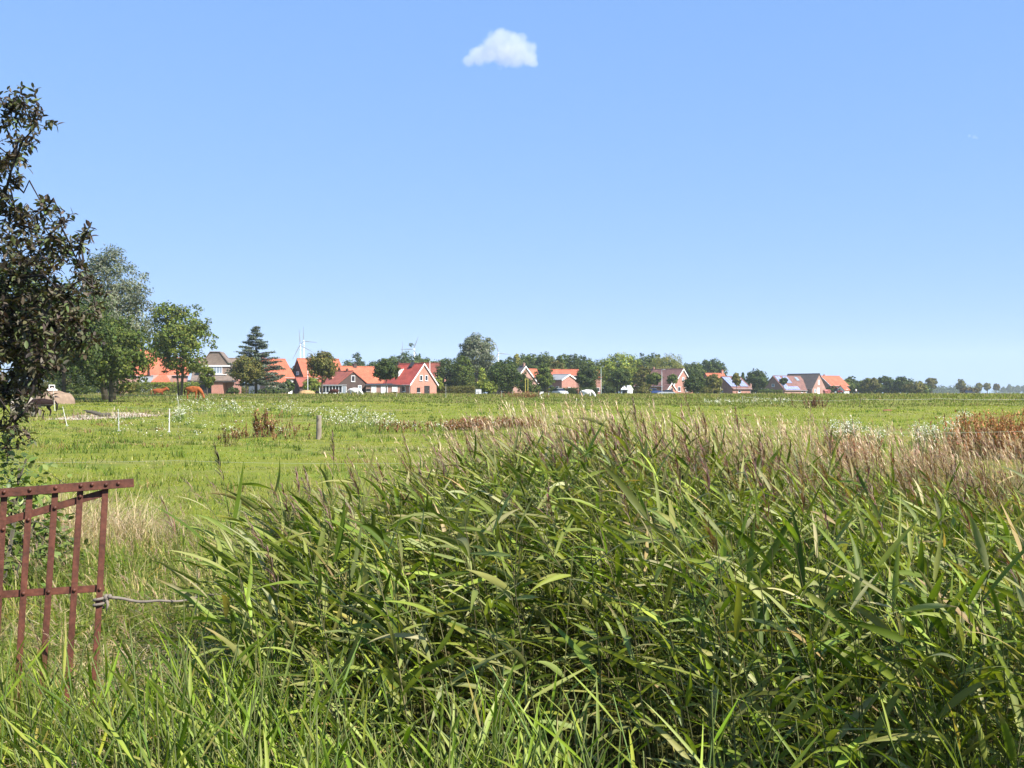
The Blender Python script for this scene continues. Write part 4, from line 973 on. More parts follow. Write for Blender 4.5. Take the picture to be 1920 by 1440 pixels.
# tan covered mound and pale bale
def soft_heap(name, label, px, D, rx, ry, h, m, cat, part, drop=0):
    root = thing(name, label, cat, on(px, D) + Vector((0, 0, -drop))); vs = []; fs = []; n = 40; r = 14
    for i in range(r + 1):
        th = math.pi / 2 * i / r
        for k in range(n):
            a = 6.2832 * k / n; s_ = math.sin(th) ** .7; q = 1 + .07 * math.sin(3 * a + 1) + .05 * math.sin(5 * a)
            vs.append((rx * s_ * q * math.cos(a), ry * s_ * q * math.sin(a), h * (math.cos(th) ** .8 if i < r else 0) * (1 + .05 * math.sin(2 * a + i)) - (.1 if i == r else 0)))
    for i in range(r):
        for k in range(n): fs.append([i * n + k, (i + 1) * n + k, (i + 1) * n + (k + 1) % n, i * n + (k + 1) % n])
    b = MB(); b.add(vs, fs); b.build(part, m, root, smooth=True); return root
TAN = mat('tan_hay', (.21, .145, .105), .95, .3, 2.5, bump=.8, col2=(.29, .21, .155), spec=.1)
r_ = soft_heap('hay_mound', 'wide tan hay mound behind the dark brown pony', 98, 98, 1.75, 1.5, 1.12, TAN, 'hay mound', 'hay')
b = MB(); b.tube([(.42, -1.35, .0), (.36, -1.25, .55), (.25, -.9, .95), (.2, -.3, 1.14)], .035, 6); b.build('strap', DKW, r_)
r_ = soft_heap('hay_mound', 'golden tan hay heap at the foot of the street lamp', 574, 204, 1.6, 1.3, 1.05, mat('golden_hay', (.32, .20, .09), .95, .3, 2.5, bump=.8, col2=(.42, .28, .14), spec=.1), 'hay heap', 'hay', .15)
PB = mat('pale_bale', (.27, .23, .19), .9, .25, 3, bump=.7, col2=(.36, .31, .26), spec=.15)
root = thing('round_bale', 'pale round bale half hidden by the brown leaves at the left edge', 'bale', on(42, 70), R(12))
b = MB(); b.tube([(-.62, 0, .62), (-.55, 0, .62), (.55, 0, .62), (.62, 0, .62)], [.56, .64, .64, .56], 26); b.build('bale', PB, root, smooth=False)
b = MB(); [b.tube([(x, .645 * math.cos(a), .62 + .645 * math.sin(a)) for a in np.linspace(0, 6.283, 27)] and [(x + .0, .65 * math.cos(a), .62 + .65 * math.sin(a)) for a in np.linspace(0, 6.283, 27)], .008, 4) for x in (-.3, 0, .3)]; b.build('twine', WIRE, root)
# fallen plank far right
root = thing('weathered_board', 'red brown board lying in the right meadow', 'board', on(1664, 88), R(8)); b = MB(); b.box((0, 0, .07), (.75, .22, .06)); b.box((.05, .1, .12), (.6, .05, .05)); b.build('board', mat('red_brown_wood', (.28, .12, .08), .85, .25, 5), root)
# ---------------------------------------------------------------- animals and the person
def skin(name, chains, m, parent=None, sub=1, root=0, smooth=0):
    """chains: lists of (key or (x,y,z,r)); first point of a chain may be the index-key of an earlier point"""
    vs = []; ed = []; rad = []; keys = {}
    for ch in chains:
        prev = None
        for p in ch:
            if isinstance(p, str): i = keys[p]
            else:
                if len(p) == 5: keys[p[4]] = len(vs)
                vs.append(p[:3]); rad.append(p[3]); i = len(vs) - 1
            if prev is not None: ed.append((prev, i))
            prev = i
    me = bpy.data.meshes.new(name); me.from_pydata(vs, ed, [])
    o = bpy.data.objects.new(name, me); COL.objects.link(o)
    md = o.modifiers.new('skin', 'SKIN'); md.use_smooth_shade = True
    for i, r in enumerate(rad):
        sv = me.skin_vertices[0].data[i]; sv.radius = (r, r); sv.use_root = (i == root)
    sd = o.modifiers.new('sub', 'SUBSURF'); sd.levels = sub; sd.render_levels = sub
    if smooth: rm = o.modifiers.new('re', 'REMESH'); rm.mode = 'VOXEL'; rm.voxel_size = .028
    nm = eval_mesh(o, name); o.modifiers.clear(); o.data = nm; bpy.data.meshes.remove(me)
    bm = bmesh.new(); bm.from_mesh(nm)
    for _ in range(smooth): bmesh.ops.smooth_vert(bm, verts=bm.verts, factor=.5, use_axis_x=True, use_axis_y=True, use_axis_z=True)
    bm.to_mesh(nm); bm.free()
    nm.materials.clear(); nm.materials.append(m)
    nm.polygons.foreach_set('use_smooth', [True] * len(nm.polygons))
    if parent: o.parent = parent
    return o
def coat(name, c, var=.2): return mat(name, c, .75, var, 2.5, spec=.08)
HAIR = {}
def horse(label, px, D, c, rz, pose='graze', scale=1.0, mane=(.03, .025, .02), name='horse', socks=False, group='horses and ponies in the meadow', sink=0):
    root = thing(name, label, name, on(px, D) - Vector((0, 0, sink)), rz, group); root.scale = (scale,) * 3
    m = coat('coat_%02d' % len(MATS), c)
    ch = [[(-.15, 0, 1.16, .36, 'b'), (.2, 0, 1.14, .35), (.5, 0, 1.2, .32, 's'), (.66, 0, 1.2, .27, 'c')],
          ['b', (-.5, 0, 1.22, .345, 'h'), (-.76, 0, 1.14, .27)]]
    if pose == 'graze':
        ch.append(['c', (.88, 0, 1.04, .23), (1.08, 0, .78, .18), (1.24, 0, .54, .155, 'p'), (1.30, 0, .32, .135), (1.34, 0, .10, .10)]); ear = [(1.24, .07, .58), (1.24, -.07, .58)]; er = (-.08, .1, .1)
        mn = [(.62, 0, 1.46), (.9, 0, 1.24), (1.16, 0, .92), (1.32, 0, .62)]
    else:
        ch.append(['c', (.90, 0, 1.32, .24), (1.08, 0, 1.46, .19), (1.22, 0, 1.56, .155, 'p'), (1.40, 0, 1.40, .135), (1.56, 0, 1.22, .095)]); ear = [(1.17, .08, 1.68), (1.17, -.08, 1.68)]; er = (0, 0, .13)
        mn = [(.55, 0, 1.52), (.78, 0, 1.56), (.96, 0, 1.66), (1.14, 0, 1.73)]
    for y in (-1, 1):
        k = .07 * y
        ch.append(['s', (.52, .16 * y, .96, .16), (.52 + k, .16 * y, .55, .085), (.5 + k * 1.3, .16 * y, .16, .06), (.56 + k * 1.5, .155 * y, .03, .058)])
        ch.append(['h', (-.56, .17 * y, 1.0, .25), (-.48 - k, .17 * y, .78, .16), (-.76 - k * 1.5, .165 * y, .50, .085), (-.72 - k * 2, .165 * y, .16, .06), (-.66 - k * 2, .16 * y, .03, .06)])
    for e in ear: ch.append(['p', (e[0], e[1], e[2], .045), (e[0] + er[0], e[1] * 1.25, e[2] + er[2], .012)])
    skin('body', ch, m, root, 2, smooth=4)
    hm = coat('mane_%02d' % len(MATS), mane)
    t = MB(); t.tube([(-.94, 0, 1.26), (-1.08, .02, 1.02), (-1.06, .03, .7), (-1.0, .03, .38)], [.05, .075, .07, .015], 8); t.build('tail', hm, root, smooth=True)
    t = MB()
    for a, b in zip(mn[:-1], mn[1:]):
        a = Vector(a); b = Vector(b); n = (b - a).cross(Vector((0, 1, 0))).normalized()
        t.prism([a - Vector((0, .05, 0)), b - Vector((0, .05, 0)), b - n * -.02 + Vector((0, .07, -.1)), a + Vector((0, .09, -.12))], (0, .02, .03))
    t.build('mane', hm, root)
    h = MB()
    for x, y in ((.565, -.155), (.565, .155), (-.66, -.16), (-.66, .16)): pass
    return root
CHEST = (.27, .075, .026); CHEST2 = (.31, .09, .028)
horse('bright chestnut horse standing before the clipped hedge', 297, 160, CHEST, R(4), 'stand', .98, (.22, .07, .02), sink=.35)
horse('bright chestnut horse grazing left of the dark garage', 362, 122, CHEST2, R(-14), 'graze', 1.0, (.08, .03, .015))
horse('dark brown foal under the alder branches', 215, 150, (.045, .025, .022), R(-20), 'graze', .78, name='foal', sink=.15)
horse('dark brown pony in front of the tan hay mound', 80, 70, (.020, .011, .010), R(214), 'graze', .80, (.012, .01, .01), name='pony')
horse('white horse grazing in front of the dark brick gable', 665, 160, (.72, .70, .66), R(-12), 'graze', 1.0, (.62, .60, .55), sink=.30)
horse('dark bay pony in front of the conservatory', 627, 164, (.075, .03, .022), R(160), 'graze', .84, name='pony', sink=.25)
horse('white horse grazing alone right of the white car', 1101, 165, (.74, .72, .68), R(-18), 'graze', 1.02, (.62, .6, .56), sink=.42)
horse('brown pony standing before the long dark hedge', 1083, 205, (.16, .09, .06), R(80), 'stand', .85, name='pony', sink=.1)
def pied():
    m, nt, out = nodes_of('black_and_white_hide'); b = nt.nodes.new('ShaderNodeBsdfPrincipled'); nt.links.new(b.outputs[0], out.inputs[0])
    tc = nt.nodes.new('ShaderNodeTexCoord'); n = nt.nodes.new('ShaderNodeTexNoise'); n.inputs['Scale'].default_value = 1.15; n.inputs['Detail'].default_value = 1
    nt.links.new(tc.outputs['Object'], n.inputs['Vector']); sx = nt.nodes.new('ShaderNodeSeparateXYZ'); nt.links.new(tc.outputs['Object'], sx.inputs[0]); ab = nt.nodes.new('ShaderNodeMath'); ab.operation = 'ABSOLUTE'; nt.links.new(sx.outputs[0], ab.inputs[0]); sb = nt.nodes.new('ShaderNodeMath'); sb.operation = 'MULTIPLY_ADD'; nt.links.new(ab.outputs[0], sb.inputs[0]); sb.inputs[1].default_value = -.55; nt.links.new(n.outputs['Fac'], sb.inputs[2])
    r = nt.nodes.new('ShaderNodeValToRGB'); r.color_ramp.elements[0].position = .24; r.color_ramp.elements[1].position = .25; r.color_ramp.elements[0].color = (.015, .014, .014, 1); r.color_ramp.elements[1].color = (.7, .68, .64, 1)
    nt.links.new(sb.outputs[0], r.inputs[0]); nt.links.new(r.outputs[0], b.inputs['Base Color']); b.inputs['Roughness'].default_value = .6; return m
root = thing('cow', 'black and white cow lying in the meadow right of the rusty dock', 'cow', on(1014, 152), R(176))
skin('body', [[(-.1, 0, .46, .36, 'b'), (.3, 0, .45, .36), (.62, 0, .5, .28, 's'), (.9, 0, .66, .17), (1.08, 0, .82, .13, 'p'), (1.25, 0, .74, .12), (1.46, 0, .6, .085)],
              ['b', (-.5, 0, .46, .35, 'h'), (-.85, 0, .46, .24)],
              ['s', (.55, .3, .2, .1), (.9, .34, .08, .06), (.62, .36, .06, .055)], ['s', (.55, -.3, .2, .1), (.9, -.34, .08, .06), (.62, -.36, .06, .055)],
              ['h', (-.5, .36, .25, .15), (-.1, .48, .12, .08), (-.45, .52, .07, .06)], ['h', (-.5, -.36, .25, .15), (-.1, -.48, .12, .08), (-.45, -.52, .07, .06)],
              ['p', (1.06, .17, .86, .04), (1.02, .27, .82, .03)], ['p', (1.06, -.17, .86, .04), (1.02, -.27, .82, .03)]], pied(), root, 2, smooth=4)
t = MB(); t.tube([(-1.05, 0, .6), (-1.12, .06, .35), (-1.1, .16, .1)], [.03, .025, .05], 6); t.build('tail', coat('cow_tail', (.6, .58, .54)), root, smooth=True)
# person
root = thing('person', 'person in a white shirt and blue trousers walking beside the field hedge row', 'person', on(1605, 330), R(200))
SKIN = mat('skin', (.50, .31, .23), .55, .08, 8); SHIRT = mat('white_shirt', (.78, .78, .78), .8, .05, 6); TROU = mat('blue_trousers', (.05, .07, .14), .85, .15, 6); HAIRM = mat('brown_hair', (.06, .04, .03), .7, .2, 9)
chains = [[(0, 0, .95, .125, 'pel'), (0, 0, 1.12, .12), (0, 0, 1.32, .135, 'ch'), (0, 0, 1.46, .075), (0, .01, 1.53, .058, 'nk'), (0, .03, 1.63, .092), (0, .02, 1.72, .078)]]
for x in (-1, 1):
    st = .16 * x
    chains.append(['pel', (.10 * x, 0, .90, .09), (.10 * x, st * .5 + .02, .50, .06), (.10 * x, st - .04, .10, .042), (.10 * x, st + .11, .04, .04)])
    chains.append(['ch', (.19 * x, 0, 1.40, .06), (.26 * x, -st * .35, 1.12, .042), (.27 * x, -st + .06, .88, .03), (.27 * x, -st + .09, .80, .036, 'hd%d' % x)])
    for k in range(4): chains.append(['hd%d' % x, (.27 * x, -st + .06 + k * .022, .755, .010), (.268 * x, -st + .07 + k * .022, .715 + .006 * abs(k - 1.5), .008), (.262 * x, -st + .08 + k * .02, .69 + .006 * abs(k - 1.5), .007)])
    chains.append(['hd%d' % x, (.26 * x, -st + .135, .775, .011), (.255 * x, -st + .15, .74, .009)])
skin('body', chains, SKIN, root, 1)
skin('shirt', [[(0, 0, .93, .155, 'a'), (0, 0, 1.12, .15), (0, 0, 1.32, .165, 'c'), (0, 0, 1.44, .10)], ['c', (.2, 0, 1.40, .08), (.245, -.03, 1.2, .062)], ['c', (-.2, 0, 1.40, .08), (-.245, .03, 1.2, .062)]], SHIRT, root, 1)
skin('trousers', [[(0, 0, .96, .15, 'a'), (.1, 0, .86, .11), (.1, .1, .5, .08), (.1, .12, .12, .065)], ['a', (-.1, 0, .86, .11), (-.1, -.06, .5, .08), (-.1, -.2, .12, .065)]], TROU, root, 1)
h = MB(); h.ball((0, 0, 1.70), (.098, .105, .09), 12); h.build('hair', HAIRM, root, smooth=True)
f_ = MB()
for x in (-.035, .035): f_.ball((x, .105, 1.655), .013, 8)
f_.build('eye', DARKP, root); f_ = MB(); f_.add([(-.012, .11, 1.62), (.012, .11, 1.62), (0, .145, 1.615), (0, .115, 1.66)], [(0, 1, 2), (0, 2, 3), (1, 3, 2), (0, 3, 1)]); f_.build('nose', SKIN, root); f_ = MB(); f_.box((0, .108, 1.585), (.045, .02, .008)); f_.build('mouth', mat('lips', (.35, .12, .10)), root)
f_ = MB(); [f_.ball((x * .1, .02, 1.64), (.012, .025, .035), 8) for x in (-1, 1)]; f_.build('ear', SKIN, root)
for x, y in ((.1, .15), (-.1, -.15)):
    s_ = MB(); s_.ball((x, y + .04, .035), (.05, .14, .05), 10); s_.build('shoe', DARKP, root, smooth=True)
# ---------------------------------------------------------------- iron gate and rope
def rust():
    m, nt, out = nodes_of('red_oxide_iron'); N = nt.nodes; Lk = nt.links
    b = N.new('ShaderNodeBsdfPrincipled'); Lk.new(b.outputs[0], out.inputs[0]); tc = N.new('ShaderNodeTexCoord')
    n1 = N.new('ShaderNodeTexNoise'); n1.inputs['Scale'].default_value = 7; n1.inputs['Detail'].default_value = 8; n1.inputs['Roughness'].default_value = .7
    n2 = N.new('ShaderNodeTexNoise'); n2.inputs['Scale'].default_value = 55; n2.inputs['Detail'].default_value = 5
    for n in (n1, n2): Lk.new(tc.outputs['Object'], n.inputs['Vector'])
    r = N.new('ShaderNodeValToRGB'); e = r.color_ramp.elements; e[0].position = .38; e[0].color = (.074, .026, .015, 1); e[1].position = .58; e[1].color = (.118, .039, .023, 1)
    x = e.new(.68); x.color = (.110, .052, .028, 1); Lk.new(n1.outputs['Fac'], r.inputs[0])
    r2 = N.new('ShaderNodeMapRange'); r2.inputs[1].default_value = .35; r2.inputs[2].default_value = .7; r2.inputs[3].default_value = .68; r2.inputs[4].default_value = 1.2; Lk.new(n2.outputs['Fac'], r2.inputs[0])
    mx = N.new('ShaderNodeMix'); mx.data_type = 'RGBA'; mx.blend_type = 'MULTIPLY'; mx.inputs[0].default_value = 1; Lk.new(r.outputs[0], mx.inputs[6]); Lk.new(r2.outputs[0], mx.inputs[7]); Lk.new(mx.outputs[2], b.inputs['Base Color'])
    bp = N.new('ShaderNodeBump'); bp.inputs['Strength'].default_value = .35; bp.inputs['Distance'].default_value = .004; Lk.new(n2.outputs['Fac'], bp.inputs['Height']); Lk.new(bp.outputs[0], b.inputs['Normal'])
    b.inputs['Roughness'].default_value = .55; b.inputs['Specular IOR Level'].default_value = .35
    return m
IRON = rust()
# gate frame axes: U along the top rail towards its free end, V down the leaning bars (both from photo points at their own distance)
GT = at(250, 905, 4.72); GA = at(-10, 925, 4.50)
U = (GT - GA).normalized()
Bt = at(198, 922, 4.70); Bb = at(181, 1215, 4.66); Vd = (Bb - Bt).normalized()
Nn = U.cross(Vd).normalized()
if Nn.y > 0: Nn = -Nn           # Nn points to the camera
gate = thing('iron_gate', 'leaning red painted iron gate of riveted flat bars at the edge of the reeds', 'gate', (GT.x, GT.y, gz(GT.x, GT.y)))
go = gate.location
def bar_solid(a, b, w_, t, off, axis):
    """flat bar from a to b, width along AXIS, thickness along Nn, pushed OFF towards the camera"""
    mb = MB(); d = (b - a); a = a + Nn * off - go; wv = axis * w_ / 2
    mb.prism([a - wv - Nn * t / 2, a + wv - Nn * t / 2, a + wv + Nn * t / 2, a - wv + Nn * t / 2], d); return mb
def proj(px, py):
    """point of the gate plane seen at a photo pixel"""
    dr = (at(px, py, 1) - Vector((0, 0, EYE))).normalized(); o = Vector((0, 0, EYE))
    return o + dr * ((GT - o).dot(Nn) / dr.dot(Nn))
RL = GA - U * 1.6
perp = (Nn.cross(U)).normalized()
bar_solid(RL, GT, .036, .034, .012, perp).build('top_rail', IRON, gate, bevel=.0015)
tops = [(198, 913), (151, 915), (104, 919), (56, 923), (8, 927), (-42, 931), (-94, 935)]
low = [(187, 1104), (139, 1106), (91, 1109), (44, 1112), (-2, 1116), (-52, 1120), (-104, 1124)]
vp = (Nn.cross(Vd)).normalized()
rv = []
for (a, b), (c_, d_) in zip(tops, low):
    p = proj(a, b - 6); q = proj(c_, d_); dv = (q - p).normalized(); e = p + dv * 1.22
    o = bar_solid(p, e, .0255, .009, .004 if True else 0, vp).build('bar', IRON, gate, bevel=.0015)
    for pt, off in ((proj(a, b - 5), .031), (q, .011)):
        r = MB(); c = pt + Nn * off - go; r.ball(c, (.0085, .0085, .0085), 10); r.build('rivet', IRON, o, smooth=True)
A = proj(-110, 1012); A2 = proj(196, 924)
dg = (A2 - A).normalized(); br_ = bar_solid(A, A2, .030, .006, -.008, Nn.cross(dg).normalized()); bo = br_.build('diagonal_brace', IRON, gate, bevel=.001)
for px, py in ((6, 992), (53, 974), (103, 952), (150, 931), (172, 908), (221, 906)):
    r = MB(); r.ball(proj(px, py) + Nn * (.012 if py > 920 else .031) - go, .0085, 10); r.build('rivet', IRON, bo, smooth=True)
A = proj(-110, 1122); A2 = proj(196, 1103)
lo_ = bar_solid(A, A2, .030, .006, -.0085, perp); lo_.build('lower_rail', IRON, gate, bevel=.001)
# rope tied round the end bar and running to the right
ROPE = mat('grey_rope', (.20, .17, .14), .95, .4, 45, bump=.8, bscale=220)
P0 = proj(186, 1120) + Nn * .012
rp_ = MB(); c = P0
loop = [c + vp * .020 * math.cos(a) + Nn * (.016 * math.sin(a) - .01) + Vd * (.0035 * a) for a in np.linspace(0, 12.5, 40)]
rp_.tube(loop, .0065, 7)
kn = proj(199, 1120) + Nn * .012; rp_.ball(kn, (.015, .013, .016), 9); rp_.ball(kn + Vector((.016, -.004, .006)), (.011, .010, .011), 8)
e = at(415, 1112, 4.75); pts = []
for k in range(22):
    t = k / 21; p = kn.lerp(e, t); p.z -= .045 * 4 * t * (1 - t) * .55; p.y += .01 * math.sin(9 * t); p.z += .004 * math.sin(17 * t); pts.append(p)
rp_.tube(pts, [.0068 - .003 * t for t in np.linspace(0, 1, 22)], 7)
rp_.tube([kn, kn + Vector((.01, -.01, -.03)), kn + Vector((.004, -.012, -.055))], [.007, .006, .002], 6)
tag(rp_.build('rope', ROPE, smooth=True), 'frayed grey rope knotted to the end bar of the iron gate', 'rope')

# ---------------------------------------------------------------- brown leaved tree close by on the left
def plum():
    D0 = 8.6; base = Vector((-5.35, 8.9, gz(-5.35, 8.9)))
    root = thing('plum_tree', 'brown purple leaved tree reaching in from the left edge close to the camera', 'tree', base)
    blobs = [(45, 200, 40), (72, 232, 24), (15, 215, 34), (55, 268, 26), (25, 298, 28), (4, 322, 28), (22, 338, 20), (8, 368, 24), (30, 398, 30), (82, 388, 26), (115, 408, 24), (165, 440, 20),
             (150, 462, 18), (40, 422, 38), (92, 440, 38), (18, 462, 44), (70, 482, 40), (122, 474, 24), (150, 500, 20), (30, 522, 44), (92, 530, 40), (62, 570, 48), (10, 582, 48), (122, 560, 32), (148, 598, 30),
             (185, 548, 14), (100, 612, 40), (50, 642, 48), (130, 648, 24), (8, 662, 48), (80, 690, 34), (36, 722, 38), (5, 745, 40), (48, 758, 20), (28, 790, 22), (8, 806, 24), (50, 680, 30), (178, 575, 15),
             (25, 610, 40), (75, 655, 36), (120, 590, 30),
             (-50, 300, 55), (-70, 420, 60), (-60, 540, 60), (-60, 650, 60), (-50, 740, 50), (-60, 200, 45), (-120, 480, 70), (-130, 620, 70), (15, 838, 22), (40, 815, 18), (155, 640, 26), (165, 520, 22), (60, 720, 26)]
    mb = MB(); nb = NB()
    sp = [Vector((0, 0, -.3)), Vector((.05, -.05, .8)), Vector((.25, 0, 1.8)), Vector((.35, -.1, 2.8)), Vector((.3, 0, 3.9))]
    mb.tube(sp, [.13, .11, .085, .055, .02], 9)
    P = []; Dr = []; L = []
    placed = []
    for px, py, r in sorted(blobs, key=lambda b: (b[0] + 400) ** 2 + (b[1] - 560) ** 2 * .5):
        D = D0 + random.uniform(-.7, .7); c = at(px, py, D) - base; rr = r * D / F * .95
        z0 = min(3.6, max(.5, c.z - random.uniform(.2, .7)))
        s = sp[0].lerp(sp[-1], min(1, (z0 + .3) / 4.2)); s = Vector((.08 * z0, 0, z0)); near = [q for q in placed if (q - c).length < (s - c).length * .8 and q.z < c.z + .35]
        if near: s = min(near, key=lambda q: (q - c).length)
        placed.append(c)
        m_ = s.lerp(c, .55) + Vector((0, 0, .12)); mb.tube([s, s.lerp(m_, .5) + Vector((random.gauss(0, .04), random.gauss(0, .04), random.gauss(0, .04))), m_, c], [.011 if near else .022, .009, .007, .004], 5)
        nt_ = max(7, int((r / (4.9 if py > 470 else 6.0)) ** 1.55))
        for q in range(nt_):
            u = Vector((random.gauss(0, 1), random.gauss(0, 1), random.gauss(.15, 1))).normalized(); l = rr * random.uniform(.55, 1.2)
            st = c + Vector((random.gauss(0, 1), random.gauss(0, 1), random.gauss(0, 1))) * rr * .35; en = st + u * l
            mb.tube([st, st.lerp(en, .5) + Vector((0, 0, .02)), en], [.005, .004, .0015], 3, cap=False)
            nl = int(l / .017) + 3
            for j in range(nl):
                t = (j + .5) / nl; a = j * 2.4
                ax = u.cross(Vector((.3, .2, 1))).normalized(); bx = u.cross(ax)
                d = u * .55 + ax * math.cos(a) + bx * math.sin(a) + Vector((0, 0, -.15))
                P.append(st.lerp(en, t)); Dr.append(d); L.append(random.uniform(.034, .072))
    P = np.array(P); Dr = np.array(Dr); L = np.array(L); n = len(P)
    V, Q, k = ribbons(P, Dr, L, L * .46, .5, 3, .3, rng.uniform(-.8, .8, n), None, 'oval')
    cols = pick([(.076, .060, .045), (.105, .090, .060), (.110, .110, .055), (.055, .042, .034), (.095, .122, .042)], n, [.20, .24, .20, .08, .28], .24)
    nb.add(V, Q, np.repeat(cols, k, 0)); link('crown', nb.mesh('crown'), leafmat('plum_leaf', trans=.2, rough=.52, spec=.28, tcol=(1.3, .9, .5)), root)
    mb.build('trunk', mat('dark_bark', (.030, .023, .019), .9, .3, 9, bump=.5), root, smooth=True)
plum()
# bramble below it
def bush(name, label, cat, pts, size, cols, n, leafw=.55, lm=None, up=.3):
    c0 = on(*pts[0][:2]); root = thing(name, label, cat, c0); P = []; mb = MB()
    for px, D, ztop, rad in pts:
        b = on(px, D) - c0
        for k in range(n):
            a = random.uniform(0, 6.283); r = rad * random.random() ** .6; z = ztop * random.random() ** .7
            P.append((b.x + math.cos(a) * r, b.y + math.sin(a) * r, b.z + z * (1 - .35 * (r / rad) ** 2)))
        for k in range(5):
            a = random.uniform(0, 6.283); mb.tube([(b.x, b.y, b.z - .1), (b.x + math.cos(a) * rad * .5, b.y + math.sin(a) * rad * .5, b.z + ztop * .8), (b.x + math.cos(a) * rad, b.y + math.sin(a) * rad, b.z + ztop * .6)], [.012, .009, .004], 5)
    P = np.array(P); m_ = len(P); d = rng.normal(0, 1, (m_, 3)) * np.array([1, 1, .5]) + np.array([0, 0, up])
    V, Q, k = ribbons(P, d, size * rng.uniform(.6, 1.3, m_), size * leafw, .7, 3, .25, rng.uniform(-.7, .7, m_), None, 'oval')
    link('foliage', np_mesh('foliage', V, Q, None, np.repeat(pick(cols, m_), k, 0)), lm or leafmat('bush_leaf', trans=.28), root); mb.build('stem', DKW, root)
bush('bramble_bush', 'green bramble bush below the brown leaved tree at the left edge', 'bush', [(-40, 9.4, 1.35, .75), (18, 9.3, 1.25, .42), (-10, 8.0, .9, .6), (52, 9.6, .95, .4), (35, 8.6, .7, .4), (90, 9.3, .5, .35), (-90, 8.6, 1.4, .7)], .075,
     [(.13, .185, .04), (.165, .215, .05), (.19, .23, .07), (.095, .14, .03)], 300, .62)
# ---------------------------------------------------------------- reed bed
REED = leafmat('reed_leaf', trans=.30, rough=.5, spec=.2, tcol=(1.25, 1.4, .35))
STRAW = leafmat('dry_grass', trans=.3, rough=.6, spec=.2, tcol=(1.1, 1, .7))
GRASS = leafmat('meadow_grass', trans=.46, rough=.6, spec=.12, tcol=(1.2, 1.35, .5))
CREST = ([330, 400, 450, 500, 600, 700, 800, 900, 1000, 1100, 1200, 1300, 1400, 1500, 1600, 1700, 1920, 2150], [1230, 1120, 1030, 975, 935, 920, 900, 872, 836, 815, 815, 830, 848, 866, 880, 895, 925, 950])
FRONT = ([300, 400, 500, 640, 900, 1200, 2200], [4.5, 4.4, 4.2, 4.1, 3.95, 3.6, 3.4])
BACK = ([300, 370, 420, 500, 600, 800, 1000, 1100, 1500, 2200], [3.6, 4.0, 4.9, 5.8, 6.7, 8.2, 9.2, 9.3, 8.9, 8.4])
def reed_top(px, D):
    t = np.clip((8.8 - D) / 5.4, 0, 1)
    bk = np.interp(px, *BACK); t2 = np.clip((bk - D) / (bk - 3.3), 0, 1)
    py = np.interp(px, *CREST) + 175 * t2 ** 1.1
    return EYE + (737 - py) / F * D
LEAFC = [(.176, .200, .046), (.218, .232, .074), (.132, .176, .025), (.082, .117, .016), (.270, .272, .125), (.27, .27, .055), (.30, .22, .10), (.215, .265, .036)]
LEAFP = [.25, .20, .17, .14, .12, .015, .025, .08]
def reed_stems(bx, by, top, lean, wind):
    n = len(bx); m = 7; t = np.linspace(0, 1, m)[None, :, None]
    b = np.stack([bx, by, hgt(bx, by) - .03], 1); H = np.maximum(.35, top - b[:, 2])
    P = b[:, None, :] + np.array([0, 0, 1.0]) * H[:, None, None] * t + lean[:, None, :] * (t ** 1.9) * H[:, None, None]
    P = P - np.array([0, 0, 1.0]) * (np.linalg.norm(lean, axis=1) ** 2 * .25 * H)[:, None, None] * t ** 3
    return P, H
def reed_leaves(nb, P, H, per, wind, wmul=1.0, lmul=1.0, young=False, hang=0):
    hang = np.broadcast_to(np.asarray(hang, float), (len(P),))
    n, m, _ = P.shape
    az0 = rng.uniform(0, 2 * np.pi, n)
    for j in range(per):
        t = (.16 if young else .30) + (.78 if young else .69) * (j + rng.uniform(0, .7, n)) / per
        f = t * (m - 1); i = np.minimum(f.astype(int), m - 2); a = (f - i)[:, None]
        p = P[np.arange(n), i] * (1 - a) + P[np.arange(n), i + 1] * a
        tan = unit(P[np.arange(n), i + 1] - P[np.arange(n), i])
        az = az0 + np.pi * j + rng.normal(0, .6, n)
        rad = np.stack([np.cos(az), np.sin(az), np.zeros(n)], 1)
        out = unit(rad * .85 + wind * (.4 if young else .55) + rng.normal(0, .2, (n, 3)) * np.array([1, 1, 0]))
        el = rng.uniform(.5, 1.2, n)[:, None] + .5 if young else rng.uniform(-.15, 1.5, n)[:, None] + .45 * t[:, None] - hang[:, None]
        d = unit(out + tan * el)
        L = lmul * rng.uniform(.17, .40, n) * (1 - .3 * np.abs(t - .6) / .5); W = wmul * rng.uniform(.0165, .034, n) * (.62 + L)
        keep = rng.uniform(size=n) < .94
        V, Q, k = ribbons(p[keep], d[keep], L[keep], W[keep], rng.uniform(.05, 1.15, keep.sum()) ** 1.3 * (.6 if young else 1), 6, .30, rng.normal(0, .55, keep.sum()), wind[keep] * .35, 'leaf', twist=rng.normal(0, .5, keep.sum()))
        c = pick(LEAFC, keep.sum(), LEAFP, .2)
        if young: c = c * np.array([.95, 1.08, .62])
        C = np.repeat(c, k, 0).reshape(keep.sum(), k // 3, 3, 3)
        tipy = (rng.uniform(size=keep.sum()) < .08); C[tipy, -2:] = np.array([.30, .24, .10]); C[:, :, 1] *= 1.12
        nb.add(V, Q, C.reshape(-1, 3))
